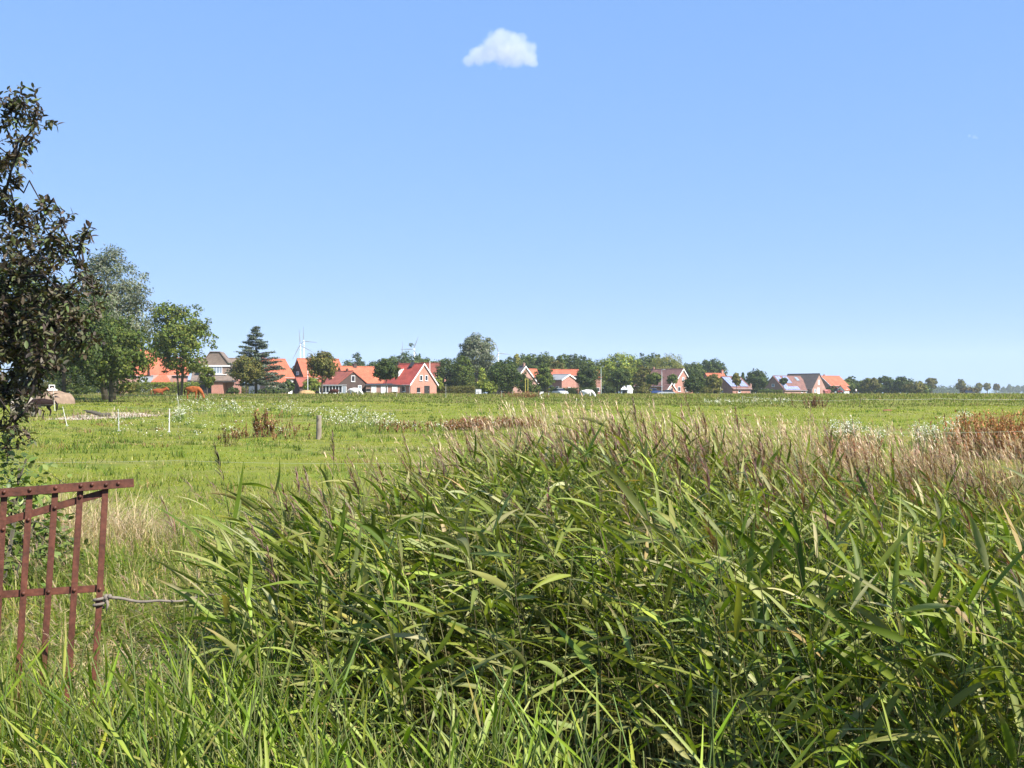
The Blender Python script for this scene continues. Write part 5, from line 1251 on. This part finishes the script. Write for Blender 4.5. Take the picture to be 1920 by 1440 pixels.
def plumes(nb, tips, dirs, size, cols, nb_=26, wd=.0035):
    n = len(tips); T = np.repeat(tips, nb_, 0); s = np.tile(np.linspace(0, 1, nb_), n) ** .9; S_ = np.repeat(size, nb_)
    dr = np.repeat(unit(dirs), nb_, 0); P = T + dr * (s * S_)[:, None]
    az = rng.uniform(0, 6.283, n * nb_); r = np.stack([np.cos(az), np.sin(az), np.zeros(len(az))], 1)
    d = unit(dr * 1.0 + r * .62 + np.array([-.35, 0, .05]))
    L = S_ * .42 * (1.1 - s) * rng.uniform(.6, 1.2, len(s)) + .015
    V, Q, k = ribbons(P, d, L, np.full(len(s), wd) * rng.uniform(.8, 2.2, len(s)), 1.6, 3, .0, None, np.array([-.3, 0, 0]), 'leaf', three=False)
    nb.add(V, Q, np.repeat(pick(cols, len(s), None, .25), k, 0))
PLUME = [(.165, .095, .085), (.20, .125, .095), (.13, .08, .065), (.26, .19, .13), (.21, .085, .10)]
WIND = np.array([-.80, -.30, 0.0])
def in_field(px, D):
    return (D > np.interp(px, *FRONT)) & (D < np.interp(px, *BACK))
def reed_bed():
    nb = NB(); n = 5200
    D = rng.uniform(3.3, 9.4, n * 2); px = rng.uniform(300, 2200, n * 2); x = (px - 960) / F * D
    keep = in_field(px, D) & (px > np.interp(D, [3.4, 4, 4.5, 6, 7.5], [350, 430, 500, 510, 400])) & ((np.sin(x * 2.6 + 1.1 * np.sin(D * 2.1)) * np.sin(D * 2.9 + x * 1.1) > -.42 + .5 * rng.uniform(-1, 1, n * 2)) | (D > np.interp(px, *BACK) - 1.6)) & (rng.uniform(size=n * 2) < D / 9.4 * .52); px, D, x = px[keep], D[keep], x[keep]
    hollow = np.zeros(len(D), bool)
    for hp, hd, r in ((690, 4.6, .30), (790, 5.0, .26), (925, 4.3, .22), (1090, 5.3, .28), (1200, 4.4, .36), (1350, 4.2, .22), (1480, 4.5, .34), (1640, 4.3, .26), (1800, 4.6, .30)):
        hollow |= ((x - (hp - 960) / F * hd) ** 2 + ((D - hd) * .7) ** 2) < r * r
    px, D, x = px[~hollow], D[~hollow], x[~hollow]
    top = reed_top(px, D) + rng.normal(0, .07, len(D)) + .12 * (rng.uniform(size=len(D)) < .08)
    clump = np.sin(x * 2.1 + 1) * np.cos(D * 1.7) * .05; top = top + clump
    lean = np.stack([rng.normal(-.13, .12, len(D)), rng.normal(-.04, .10, len(D)), np.zeros(len(D))], 1)
    P, H = reed_stems(x, D, top, lean, WIND)
    V, Q, k = tubes_np(P, .0042, .0016, 3); nb.add(V, Q, np.repeat(pick([(.16, .17, .07), (.20, .18, .09), (.12, .15, .05)], len(D)), k, 0))
    # wind swings slowly across the bed
    w0 = np.stack([-.85 + .45 * np.sin(x * .9 + .5), -.30 + .35 * np.sin(D * .8 + x * .4), 0 * x], 1)
    reed_leaves(nb, P, H, 12, w0, hang=.4 * np.exp(-((px - 960) / 330) ** 2) * np.clip((np.interp(px, *BACK) - 1.2 - D) / 2, 0, 1))
    # plumes on about a fifth, more at the back
    f = rng.uniform(size=len(D)) < np.where(D > np.interp(px, *BACK) - 2.2, np.interp(px, [500, 900, 1200, 2000], [.14, .26, .42, .46]), .05)
    tip = P[f, -1]; dr = P[f, -1] - P[f, -2]
    plumes(nb, tip, dr + np.array([-.05, 0, 0]), rng.uniform(.12, .24, f.sum()), PLUME, 34)
    print('reeds', len(D), 'verts', nb.n)
    tag(link('reed_bed', nb.mesh('reed_bed'), REED), kind='stuff')
reed_bed()
def young_reeds():
    nb = NB(); n = 1200
    px = rng.uniform(-40, 2000, n); D = rng.uniform(2.75, 4.6, n); x = (px - 960) / F * D
    keep = (D < np.interp(px, *FRONT) + .35) & (rng.uniform(size=n) < np.interp(px, [0, 150, 330, 620, 700, 900, 1150, 1300, 1900], [.25, .35, .7, .55, .2, .42, .45, .10, .10])); px, D, x = px[keep], D[keep], x[keep]
    top = EYE + (737 - (np.interp(px, [0, 400, 700, 2000], [1190, 1150, 1230, 1290]) + rng.uniform(0, 210, len(D)))) / F * D
    lean = np.stack([rng.normal(-.04, .16, len(D)), rng.normal(0, .12, len(D)), np.zeros(len(D))], 1)
    P, H = reed_stems(x, D, top, lean, WIND)
    V, Q, k = tubes_np(P, .004, .002, 4); nb.add(V, Q, np.repeat(pick([(.13, .18, .05), (.17, .19, .07)], len(D)), k, 0))
    reed_leaves(nb, P, H, 8, np.tile(np.array([-.25, -.1, 0]), (len(D), 1)), .5, .8, True)
    tag(link('young_reeds', nb.mesh('young_reeds'), REED), kind='stuff')
young_reeds()
# reeds that stand out one by one: stem, leaves, plume
def reed_plant(label, px, py, D, leanx, plume=True, per=6, lm=1.0, leaf_col=None, wm=1.0, az=None):  # optional own leaf colour for the whole plant, instead of the palette
    top = at(px, py, D); bx = top.x - leanx * 1.0; root = thing('reed_plant', label, 'reed', (bx, D, gz(bx, D)), 0, 'reeds standing above the reed bed')
    H = top.z - root.location.z; m = 7
    t = np.linspace(0, 1, m); P = np.stack([leanx * t ** 1.8, 0 * t, H * t], 1)[None]
    V, Q, k = tubes_np(P, .0048, .002, 5); link('stem', np_mesh('stem', V, Q, None, np.tile(np.array([.15, .17, .06]), (len(V), 1))), REED, root)
    a0 = random.uniform(0, 6) if az is None else az
    for j in range(per):
        tt = .42 + .5 * j / per; i = min(int(tt * (m - 1)), m - 2); p = P[0, i] * (1 - (tt * (m - 1) - i)) + P[0, i + 1] * (tt * (m - 1) - i)
        a = a0 + math.pi * j + random.gauss(0, .4); d = np.array([[math.cos(a) * .7 - .35, math.sin(a) * .6 - .1, random.uniform(.7, 1.5)]])
        L = np.array([lm * random.uniform(.26, .42)]); c = pick(LEAFC[:5], 1) if leaf_col is None else np.array([leaf_col]) * random.uniform(.85, 1.15)
        V, Q, k = ribbons(p[None], d, L, L * .075 * wm, np.array([random.uniform(.2, 1.0)]), 7, .3, rng.normal(0, .5, 1), WIND[None] * .25, 'leaf')
        link('leaf', np_mesh('leaf', V, Q, None, np.repeat(c, k, 0)), REED, root)
    if plume:
        nb = NB(); plumes(nb, P[:, -1], P[:, -1] - P[:, -2] + np.array([-.02, 0, 0]), np.array([.2]), [(.10, .085, .05), (.13, .10, .06), (.085, .06, .045)] if plume == 'green' else PLUME, 46)
        link('plume', nb.mesh('plume'), REED, root)
reed_plant('tall reed with a dense dark green plume rising into the meadow above the reed bed', 1192, 800, 7.6, -.05, 'green', 5)
reed_plant('slim reed with a drooping dark plume standing alone left of the reed bed', 420, 905, 5.6, -.12, 'green', 4)
reed_plant('reed with a thin upright plume just right of the wooden post', 626, 868, 7.0, .04, True, 5)
reed_plant('reed with a short dark spike of unopened leaf at the top of the bed', 1064, 800, 7.9, -.03, False, 5, .7)
reed_plant('reed with a grey brown plume at the dry grass right of the middle', 1385, 815, 8.3, -.06, True, 4)
reed_plant('reed with one thin dark spike against the right meadow', 1459, 800, 8.0, .02, False, 3, .6)
reed_plant('reed with a purple plume hanging left beside two long upright leaves', 1330, 925, 5.0, -.10, True, 5)
reed_plant('reed with two long dark upright leaves in the middle of the bed', 1385, 930, 4.8, -.16, False, 6, 1.25, (.10, .145, .032), 1.1)
reed_plant('reed with broad bright leaves fanning out at the right of the bed', 1740, 1090, 4.3, .02, False, 8, 1.3, (.115, .165, .035), 1.15, 0)
reed_plant('reed with a purple brown plume at the right edge below the dry grass', 1800, 940, 6.6, -.08, True, 4)
reed_plant('reed with a reddish plume beside the rope end', 330, 1005, 5.4, -.15, True, 3)
reed_plant('reed with a yellowed hanging leaf left of the dark gap', 735, 1060, 4.5, -.08, False, 5, .9, (.33, .31, .05))
reed_plant('pale thick reed stalk left of the dark gap in the bed', 655, 1010, 4.4, .0, False, 6, 1.0, (.17, .20, .08))
reed_plant('bright yellow green young reed at the lower left beside the gate', 345, 1120, 3.9, .0, False, 5, 1.0, (.15, .20, .035), 1.1)

# ---------------------------------------------------------------- grasses
def blades(nb, x, y, L, W, cols, p=None, droop=.9, spread=.35, lean=(-.12, -.03), nseg=3, prof='grass', zoff=0, var=.2):
    n = len(x); P = np.stack([x, y, hgt(x, y) - .01 + zoff], 1)
    d = np.stack([rng.normal(lean[0], spread, n), rng.normal(lean[1], spread, n), np.ones(n)], 1)
    V, Q, k = ribbons(P, d, L, W, droop * rng.uniform(.3, 1.6, n), nseg, 0, None, np.array([lean[0], lean[1], 0])[None], prof, three=False)
    C = np.repeat(pick(cols, n, p, var), k, 0); nb.add(V, Q, C)
GREENS = [(.160, .225, .030), (.20, .26, .040), (.235, .275, .055), (.115, .170, .024), (.38, .345, .13), (.52, .43, .21)]
def near_grass():
    nb = NB()
    # left foreground bank and the lush strip behind the gate
    n = 60000; D = 3.0 * (13.5 / 3.0) ** rng.uniform(0, 1, n); px = rng.uniform(-200, 900, n); x = (px - 960) / F * D
    lim = np.interp(px, *FRONT); behind = np.interp(px, *BACK)
    keep = ((px < 360) | (D < lim + .2) | (D > behind - .3)) & (px < np.interp(D, [3, 5, 8, 13], [900, 520, 760, 900]))
    px, D, x = px[keep], D[keep], x[keep]; m = len(D)
    cl = np.sin(x * 3.1 + D * 1.3) * np.cos(D * 2.3 - x); h = np.interp(D, [3, 5, 8, 10.5, 13.5], [.30, .36, .42, .36, .14]) * (1 + .3 * cl) * rng.uniform(.55, 1.3, m)
    dry = np.clip(.5 + .5 * np.sin(x * 1.7 + 2) * np.cos(D * 1.1 + .6), 0, 1)
    for lo, hi, p in ((0, .5, [.22, .25, .2, .16, .11, .06]), (.5, .78, [.2, .22, .16, .12, .18, .12]), (.78, 1.01, [.12, .16, .12, .08, .27, .25])):
        k = (dry >= lo) & (dry < hi)
        blades(nb, x[k], D[k], h[k], np.maximum(.0055, D[k] * .0013) * rng.uniform(.6, 1.7, k.sum()), GREENS, p, 1.9, .62, nseg=4)
    # matted thatch lying between the blades
    n = 26000; D = 3.0 * (12.5 / 3.0) ** rng.uniform(0, 1, n); px = rng.uniform(-200, 560, n); k = (px < np.interp(D, [3, 5, 6, 8, 12], [420, 400, 430, 520, 560])); D, px = D[k], px[k]; x = (px - 960) / F * D; n = len(D)
    P = np.stack([x, D, hgt(x, D) + rng.uniform(.0, .20, n)], 1); d = np.stack([rng.normal(-.2, 1, n), rng.normal(0, 1, n), rng.uniform(-.05, .45, n)], 1)
    V, Q, kk = ribbons(P, d, rng.uniform(.12, .34, n), np.maximum(.005, D * .0011) * rng.uniform(.6, 1.5, n), rng.uniform(.2, 1, n), 3, 0, None, None, 'grass', three=False)
    nb.add(V, Q, np.repeat(pick([(.44, .36, .17), (.36, .29, .12), (.50, .40, .24), (.17, .22, .045), (.40, .28, .06)], n, [.27, .22, .16, .25, .10]), kk, 0))
    # taller tufts that swallow the lower ends of the gate bars
    n = 2200; px = rng.uniform(-90, 235, n); D = rng.uniform(4.15, 4.62, n); x = (px - 960) / F * D
    blades(nb, x, D, np.interp(px, [-90, 60, 150, 235], [.66, .58, .46, .38]) * rng.uniform(.6, 1.2, n), rng.uniform(.004, .009, n), GREENS, [.26, .24, .18, .16, .09, .07], 1.0, .22, nseg=4, prof='leaf')
    # flattened straw beside the foot of the gate
    for px_, D_, n, rx_, ry_ in ((275, 4.75, 2600, .26, .5), (200, 5.4, 1200, .3, .5), (330, 5.6, 1000, .25, .5), (20, 4.4, 900, .5, .4), (140, 6.6, 900, .4, .6)):
        c = on(px_, D_); x = c.x + rng.normal(0, rx_, n); y = c.y + rng.normal(0, ry_, n); P = np.stack([x, y, hgt(x, y) + rng.uniform(.05, .36, n)], 1); d = np.stack([rng.normal(-.2, 1, n), rng.normal(-.2, 1, n), rng.uniform(-.15, .35, n)], 1)
        V, Q, kk = ribbons(P, d, rng.uniform(.10, .30, n), rng.uniform(.003, .007, n), rng.uniform(.2, 1, n), 3, 0, None, None, 'grass', three=False)
        nb.add(V, Q, np.repeat(pick([(.56, .45, .24), (.48, .36, .17), (.60, .48, .32), (.50, .36, .08), (.20, .26, .05)], n, [.3, .25, .2, .08, .17]), kk, 0))
    # small leaved herbs behind the gate
    n = 30000; D = rng.uniform(5.5, 13, n); px = rng.uniform(-60, 620, n); k = px < np.interp(D, [5.5, 7, 9, 13], [400, 500, 600, 620]); D, px = D[k], px[k]; x = (px - 960) / F * D; n = len(D)
    hm_ = np.interp(D, [5.5, 9, 11, 13], [.34, .36, .28, .10]) * (.75 + .35 * np.sin(x * 2.3) * np.sin(D * 1.9 + 1))
    P = np.stack([x, D, hgt(x, D) + hm_ * rng.uniform(.3, 1, n)], 1); d = rng.normal(0, 1, (n, 3)) * np.array([1, 1, .45]) + np.array([.1, -.2, .25])
    V, Q, kk = ribbons(P, d, rng.uniform(.025, .06, n), rng.uniform(.012, .022, n), .5, 2, .2, None, None, 'oval')
    nb.add(V, Q, np.repeat(pick([(.135, .195, .034), (.165, .22, .045), (.105, .155, .03), (.20, .23, .06)], n), kk, 0))
    # broad bright blades near the camera, bottom left
    n = 2600; D = rng.uniform(2.9, 5.2, n); px = rng.uniform(-80, 640, n); x = (px - 960) / F * D; k = (D < np.interp(px, *FRONT) + .3)
    x, D = x[k], D[k]
    blades(nb, x, D, rng.uniform(.18, .40, len(D)), rng.uniform(.0035, .008, len(D)), [(.115, .185, .035), (.09, .155, .03), (.15, .20, .05)], None, 1.1, .3, nseg=5, prof='leaf')
    # strip along the bottom edge in front of the reeds
    n = 4200; D = rng.uniform(2.8, 4.3, n); px = rng.uniform(500, 2050, n); x = (px - 960) / F * D; k = (D < np.interp(px, *FRONT) + .25) & (rng.uniform(size=n) < np.interp(px, [500, 700, 800, 1100, 1300, 2050], [1, .5, .8, .8, .4, .4])); x, D = x[k], D[k]
    blades(nb, x, D, rng.uniform(.15, .42, len(D)), rng.uniform(.004, .010, len(D)), GREENS, [.26, .26, .18, .18, .07, .05], 1.1, .3, nseg=4)
    # fine heads of flowering grass
    n = 420; D = rng.uniform(4.5, 12, n); px = rng.uniform(-60, 620, n); x = (px - 960) / F * D; k = (px < 330) | (D > np.interp(px, *BACK) - .2); x, D = x[k], D[k]; n = len(D)
    h = rng.uniform(.45, .75, n) * np.interp(D, [4, 9, 12], [.9, 1, .8]); b = np.stack([x, D, hgt(x, D)], 1); t = np.linspace(0, 1, 5)[None, :, None]
    P = b[:, None] + np.array([0, 0, 1.0]) * h[:, None, None] * t + rng.normal(0, .16, (n, 1, 3)) * np.array([1, 1, 0]) * t ** 2 + np.array([-.16, 0, 0]) * t ** 2.2
    V, Q, k = tubes_np(P, .0022, .0012, 3); nb.add(V, Q, np.repeat(pick([(.26, .22, .10), (.2, .2, .07)], n), k, 0))
    plumes(nb, P[:, -1], P[:, -1] - P[:, -2], rng.uniform(.06, .13, n), [(.36, .27, .18), (.40, .33, .19), (.28, .17, .14)], 12, .003)
    print('near grass', nb.n)
    tag(link('rough_grass', nb.mesh('rough_grass'), GRASS), kind='stuff')
near_grass()
def pasture():
    nb = NB()
    # tussocks and straw tufts scattered over the turf
    n = 1500; D = 13.0 * (150 / 13.0) ** rng.uniform(0, 1, n); x = rng.uniform(-.52, .52, n) * D; px = 960 + x / D * F; k = ~((px > 600) & (D < 17)) & (rng.uniform(size=n) < np.where(px < 960, 1, .45)); x, D = x[k], D[k]; n = len(D)
    per = 26; r = rng.uniform(.10, .38, n); X = np.repeat(x, per) + rng.normal(0, 1, n * per) * np.repeat(r, per); Y_ = np.repeat(D, per) + rng.normal(0, 1, n * per) * np.repeat(r, per)
    H = np.repeat(rng.uniform(.08, .26, n), per) * rng.uniform(.6, 1.3, n * per); kind = np.repeat(rng.uniform(size=n), per)
    for lo, hi, cols in ((0, .45, [(.12, .18, .03), (.15, .21, .04), (.10, .15, .028)]), (.45, .72, [(.09, .13, .028), (.12, .16, .035)]), (.72, .93, [(.36, .31, .14), (.28, .26, .10), (.20, .22, .06)]), (.93, 1.01, [(.26, .15, .08), (.30, .19, .10), (.2, .2, .06)])):
        k = (kind >= lo) & (kind < hi)
        blades(nb, X[k], Y_[k], H[k], np.maximum(.006, Y_[k] * .0007) * rng.uniform(.7, 1.5, k.sum()), cols, None, 1.2, .55, nseg=2)
    n = 190000; D = 9.0 * (200 / 9.0) ** (rng.uniform(0, 1, n) ** .8); x = rng.uniform(-.53, .53, n) * D
    px = 960 + x / D * F; k = ~((px > 300) & (D < np.interp(px, *BACK) + .2)); x, D, px = x[k], D[k], px[k]
    tuft = np.clip(np.sin(x * .8 + 3 * np.sin(D * .13)) * np.sin(D * .45 + x * .2) + rng.normal(0, .35, len(D)), -1, 1)
    L = np.interp(D, [9, 12, 20, 60, 110, 200], [.22, .07, .05, .07, .14, .28]) * (1 + .6 * np.maximum(tuft, 0)) * rng.uniform(.6, 1.4, len(D))
    W = D * .0006 * rng.uniform(.6, 1.6, len(D)) + .002
    near = D < 105
    blades(nb, x[near], D[near], L[near], W[near], [(.235, .265, .032), (.28, .29, .038), (.20, .24, .028), (.165, .20, .026), (.42, .37, .16)], [.26, .28, .2, .09, .17], 1.3, .9, nseg=2)
    fr = ~near
    blades(nb, x[fr], D[fr], L[fr], W[fr] * 1.3, [(.15, .18, .036), (.18, .195, .05), (.115, .14, .032), (.25, .215, .10), (.19, .14, .07)], [.3, .25, .2, .15, .1], .7, .35, nseg=2)
    print('pasture', nb.n)
    tag(link('meadow_grass', nb.mesh('meadow_grass'), GRASS), kind='stuff')
pasture()
def verge():
    """rank vegetation on the far side of the meadow, before the gardens"""
    nb = NB(); n = 60000; D = rng.uniform(150, 215, n); px = rng.uniform(-60, 1990, n); x = (px - 960) / F * D
    k0 = (px < 1350) | (rng.uniform(size=n) < .4); px, D = px[k0], D[k0]; n = len(D); far = px > 1350; D = np.where(far, D * rng.uniform(1.0, 1.7, n), D); x = (px - 960) / F * D
    k = ~((px > 560) & (px < 1340) & (D > 196) & (rng.uniform(size=n) < .3)); x, D, px = x[k], D[k], px[k]; n = len(D)
    h = rng.uniform(.15, .60, n) ** 1.2 * (1 + .5 * np.sin(x * .35) * np.sin(x * .09 + 1)) * np.where((px > 380) & (px < 560), .7, 1)
    blades(nb, x, D, h, D * .0007 * rng.uniform(.6, 1.6, n), [(.18, .20, .04), (.22, .225, .055), (.28, .24, .09), (.13, .16, .034), (.34, .27, .14), (.25, .17, .08)], [.24, .24, .19, .13, .13, .07], 1.0, .5, nseg=2)
    tag(link('verge_weeds', nb.mesh('verge_weeds'), GRASS), kind='stuff')
verge()
def dry_grass():
    nb = NB()
    n = 2500; D = rng.uniform(8.2, 15.5, n); px = rng.uniform(640, 2150, n); k = (D > np.interp(px, *BACK) - .5) & (rng.uniform(size=n) < np.interp(px, [640, 820, 950, 1100, 2100], [.06, .22, .9, 1, .95])) & (rng.uniform(size=n) < np.interp(D, [8, 11, 15.5], [1, .9, .45]))
    D, px = D[k], px[k]; x = (px - 960) / F * D; n = len(D)
    pyt = np.interp(px, [640, 850, 950, 1020, 1100, 1250, 1400, 1600, 1750, 1920, 2150], [862, 828, 795, 772, 774, 786, 796, 812, 826, 830, 830]) + rng.uniform(0, 75, n)
    h = np.clip(EYE + (737 - pyt) / F * D - hgt(x, D), .3, 1.75)
    b = np.stack([x, D, hgt(x, D)], 1); t = np.linspace(0, 1, 6)[None, :, None]
    P = b[:, None] + np.array([0, 0, 1.0]) * h[:, None, None] * t + rng.normal(0, .13, (n, 1, 3)) * np.array([1, 1, 0]) * t ** 1.6 + np.array([-.18, 0, 0]) * t ** 2.4
    V, Q, k = tubes_np(P, .0036, .0020, 3); nb.add(V, Q, np.repeat(pick([(.54, .43, .25), (.60, .50, .32), (.45, .36, .19), (.36, .34, .14)], n), k, 0))
    plumes(nb, P[:, -1], P[:, -1] - P[:, -2], rng.uniform(.10, .24, n), [(.60, .47, .31), (.66, .55, .38), (.52, .39, .25), (.36, .21, .17), (.56, .43, .28)], 12, .0036)
    # leaves
    for j in range(3):
        i = rng.integers(1, 4, n); p = P[np.arange(n), i]; a = rng.uniform(0, 6.283, n); d = np.stack([np.cos(a) * .7 - .25, np.sin(a) * .7, rng.uniform(.6, 1.6, n)], 1)
        V, Q, k = ribbons(p, d, rng.uniform(.2, .45, n), rng.uniform(.005, .010, n), rng.uniform(.6, 2, n), 3, 0, None, None, 'grass', three=False)
        nb.add(V, Q, np.repeat(pick([(.38, .29, .15), (.30, .25, .11), (.17, .20, .06), (.13, .17, .045)], n, [.35, .25, .2, .2]), k, 0))
    # tangled undergrowth
    n = 17000; D = rng.uniform(8, 15, n); px = rng.uniform(700, 2150, n); k = (D > np.interp(px, *BACK) - .4) & (rng.uniform(size=n) < np.interp(px, [700, 950, 2150], [.15, .8, 1])); x = ((px - 960) / F * D)[k]; D = D[k]; n = len(D)
    blades(nb, x, D, rng.uniform(.3, .75, n), rng.uniform(.006, .014, n), [(.50, .42, .22), (.42, .37, .16), (.25, .29, .07), (.17, .23, .045), (.34, .22, .13)], [.22, .2, .28, .25, .05], 1.2, .4)
    # bent pale clump behind the gate on the left
    for px_, D_, n, hh, r in ((150, 11.6, 1000, .85, .8), (105, 11.0, 900, .95, .7), (262, 10.8, 300, .75, .35), (60, 10.2, 700, .85, .6), (185, 11.8, 450, .75, .6), (20, 10.8, 600, .9, .6)):
        c = on(px_, D_); a = rng.uniform(0, 6.283, n); q = r * rng.uniform(0, 1, n) ** .6; x = c.x + np.cos(a) * q; y = c.y + np.sin(a) * q
        blades(nb, x, y, rng.uniform(.5, 1.1, n) * hh, rng.uniform(.004, .009, n), [(.64, .52, .33), (.58, .47, .27), (.40, .38, .14), (.60, .45, .30)], None, 2.3, .5, (.30, -.1), nseg=5)
    print('dry grass', nb.n)
    tag(link('dry_grass', nb.mesh('dry_grass'), STRAW), kind='stuff')
dry_grass()
# ---------------------------------------------------------------- weeds in the meadow
RUSTC = [(.30, .13, .07), (.36, .18, .10), (.24, .10, .055), (.40, .25, .14), (.20, .19, .06)]
def dock_np(nb, x, y, H, n_st, sp, cols, s=1.0):
    n = len(x) * n_st; bx = np.repeat(x, n_st) + rng.normal(0, sp, n); by = np.repeat(y, n_st) + rng.normal(0, sp, n); h = np.repeat(H, n_st) * rng.uniform(.25, 1.12, n)
    b = np.stack([bx, by, hgt(bx, by)], 1); t = np.linspace(0, 1, 4)[None, :, None]
    P = b[:, None] + np.array([0, 0, 1.0]) * h[:, None, None] * t + rng.normal(0, .22, (n, 1, 3)) * np.array([1, 1, 0]) * t * h[:, None, None]
    V, Q, k = tubes_np(P, .006 * s, .003 * s, 3); nb.add(V, Q, np.repeat(pick(cols, n), k, 0))
    m = 26; f = rng.uniform(.3, 1, (n, m)); i = np.minimum((f * 3).astype(int), 2); a = (f * 3 - i)[..., None]; ar = np.arange(n)[:, None]
    p = (P[ar, i] * (1 - a) + P[ar, i + 1] * a).reshape(-1, 3); d = rng.normal(0, 1, (n * m, 3)); d[:, 2] = np.abs(d[:, 2]) * .8
    V, Q, k = ribbons(p, d, rng.uniform(.04, .13, n * m) * s, rng.uniform(.018, .04, n * m) * s, .8, 1, 0, None, None, 'grass', three=False)
    nb.add(V, Q, np.repeat(pick(cols, n * m, None, .28), k, 0))
WEED = leafmat('weed_leaf', trans=.2, rough=.6, spec=.2)
def dock(label, px, D, H, nst, sp, cols=RUSTC, s=1.0, name='dock_plant', cat='weed'):
    c = on(px, D); nb = NB(); dock_np(nb, np.array([c.x]), np.array([c.y]), np.array([H]), nst, sp, cols, s)
    V = np.concatenate(nb.V) - np.array(c); me = np_mesh(name, V, np.concatenate(nb.Q), None, np.concatenate(nb.C)); o = link(name, me, WEED, None, c); return tag(o, label, cat)
dock('tall rust brown dock plant standing left of the wooden post', 499, 42, 1.15, 26, .22, s=2.0)
dock('small rust brown dock plant left of the taller one', 458, 41, .5, 8, .12, s=1.4)
dock('rust brown dock spike right of the taller one, among white flowers', 526, 45, .95, 9, .25, s=1.4)
dock('dark seeding dock plant behind the lone reed on the left', 428, 33, .7, 10, .15, [(.16, .08, .04), (.12, .12, .035), (.22, .11, .05)], 1.1)
dock('big rust red sorrel thicket at the right edge of the meadow', 1880, 27, 1.05, 420, .62, [(.46, .19, .09), (.52, .26, .13), (.38, .15, .07), (.30, .25, .09), (.42, .28, .12)], 1.15, 'sorrel_thicket', 'weeds')
dock('red brown dock clump in front of the second solar house', 1528, 104, 1.15, 40, .55, [(.20, .09, .05), (.26, .13, .08), (.15, .07, .04)], 2.2)
dock('low rust coloured dock clump on the far meadow left of the cow', 980, 148, .8, 70, 1.6, RUSTC, 2.6)
def weeds():
    nb = NB()
    for px0, px1, d0, d1, n, H, ns, s in [(720, 960, 44, 54, 36, .36, 4, 1.4), (840, 930, 44, 50, 18, .42, 5, 1.4), (1240, 1430, 20, 26, 20, .45, 5, 1.0), (1560, 1620, 24, 30, 22, .6, 7, 1.1), (1690, 1800, 19, 25, 26, .42, 5, 1.0),
                                          (1780, 1990, 24, 30, 26, .6, 7, 1.1), (960, 1100, 16, 20, 26, .75, 6, 1.0), (880, 1010, 46, 52, 30, .5, 6, 1.5), (300, 560, 36, 50, 10, .35, 4, 1.3), (1700, 1920, 14, 18, 18, .42, 5, .8)]:
        D = rng.uniform(d0, d1, n); px = rng.uniform(px0, px1, n); dock_np(nb, (px - 960) / F * D, D, np.full(n, H), ns, .22, RUSTC, s)
    tag(link('rusty_dock_weeds', nb.mesh('rusty_dock_weeds'), WEED), kind='stuff')
    nb = NB()
    # white flowered weeds: green stems with small white heads
    for px0, px1, d0, d1, n, H in [(590, 690, 46, 70, 95, .5), (690, 745, 44, 58, 45, .6), (325, 445, 60, 92, 80, .65), (395, 560, 66, 90, 55, .5), (520, 700, 60, 80, 50, .45), (470, 545, 42, 46, 26, .35), (730, 960, 45, 49, 40, .3),
                                   (1555, 1610, 32, 37, 120, .7), (1715, 1760, 28, 33, 90, .65), (1770, 1800, 30, 36, 50, .7), (1795, 1820, 40, 44, 45, .9), (1320, 1480, 112, 126, 90, .4), (200, 480, 40, 60, 70, .25), (1620, 1660, 30, 36, 40, .5), (330, 345, 60, 64, 30, .6)]:
        D = rng.uniform(d0, d1, n); px = rng.uniform(px0, px1, n); x = (px - 960) / F * D
        b = np.stack([x, D, hgt(x, D)], 1); h = H * rng.uniform(.6, 1.15, n); t = np.linspace(0, 1, 3)[None, :, None]
        P = b[:, None] + np.array([0, 0, 1.0]) * h[:, None, None] * t + rng.normal(0, .12, (n, 1, 3)) * np.array([1, 1, 0]) * t
        V, Q, k = tubes_np(P, .006, .004, 3); nb.add(V, Q, np.repeat(pick([(.10, .14, .04), (.08, .12, .035)], n), k, 0))
        blades(nb, np.repeat(x, 3) + rng.normal(0, .16, n * 3), np.repeat(D, 3) + rng.normal(0, .3, n * 3), np.repeat(h * .65, 3), np.full(n * 3, .022) * np.repeat(D, 3) / 50 + .01, [(.15, .21, .04), (.12, .17, .035), (.19, .23, .05)], None, .9, .4, nseg=2)
        q = 7; c = np.repeat(P[:, -1], q, 0) + rng.normal(0, .07, (n * q, 3)); r = (.010 + .00026 * np.repeat(D, q)) * rng.uniform(.6, 1.3, n * q)
        a = rng.uniform(0, 6.283, n * q); tx = np.stack([np.cos(a), np.sin(a), 0 * a], 1); ty = unit(np.stack([-np.sin(a) * .8, np.cos(a) * .8, rng.uniform(.3, 1, n * q)], 1))
        V = np.stack([c - tx * r[:, None], c - ty * r[:, None], c + tx * r[:, None], c + ty * r[:, None]], 1).reshape(-1, 3)
        nb.add(V, np.arange(len(V)).reshape(-1, 4), np.repeat(pick([(.76, .76, .68), (.68, .67, .56), (.52, .50, .38)], n * q, None, .1), 4, 0))
    tag(link('white_flowers', nb.mesh('white_flowers', False), WEED), kind='stuff')
    # dry stalks and litter round the bare soil
    nb = NB(); c = on(203, 71); n = 900; x = c.x + rng.normal(0, 1.9, n); y = c.y + rng.normal(0, 3.2, n)
    blades(nb, x, y, rng.uniform(.1, .4, n), np.full(n, .06), [(.42, .34, .24), (.30, .26, .12), (.12, .16, .04), (.2, .12, .08)], None, 1.2, .7, nseg=2)
    tag(link('dry_litter', nb.mesh('dry_litter'), STRAW), kind='stuff')
weeds()
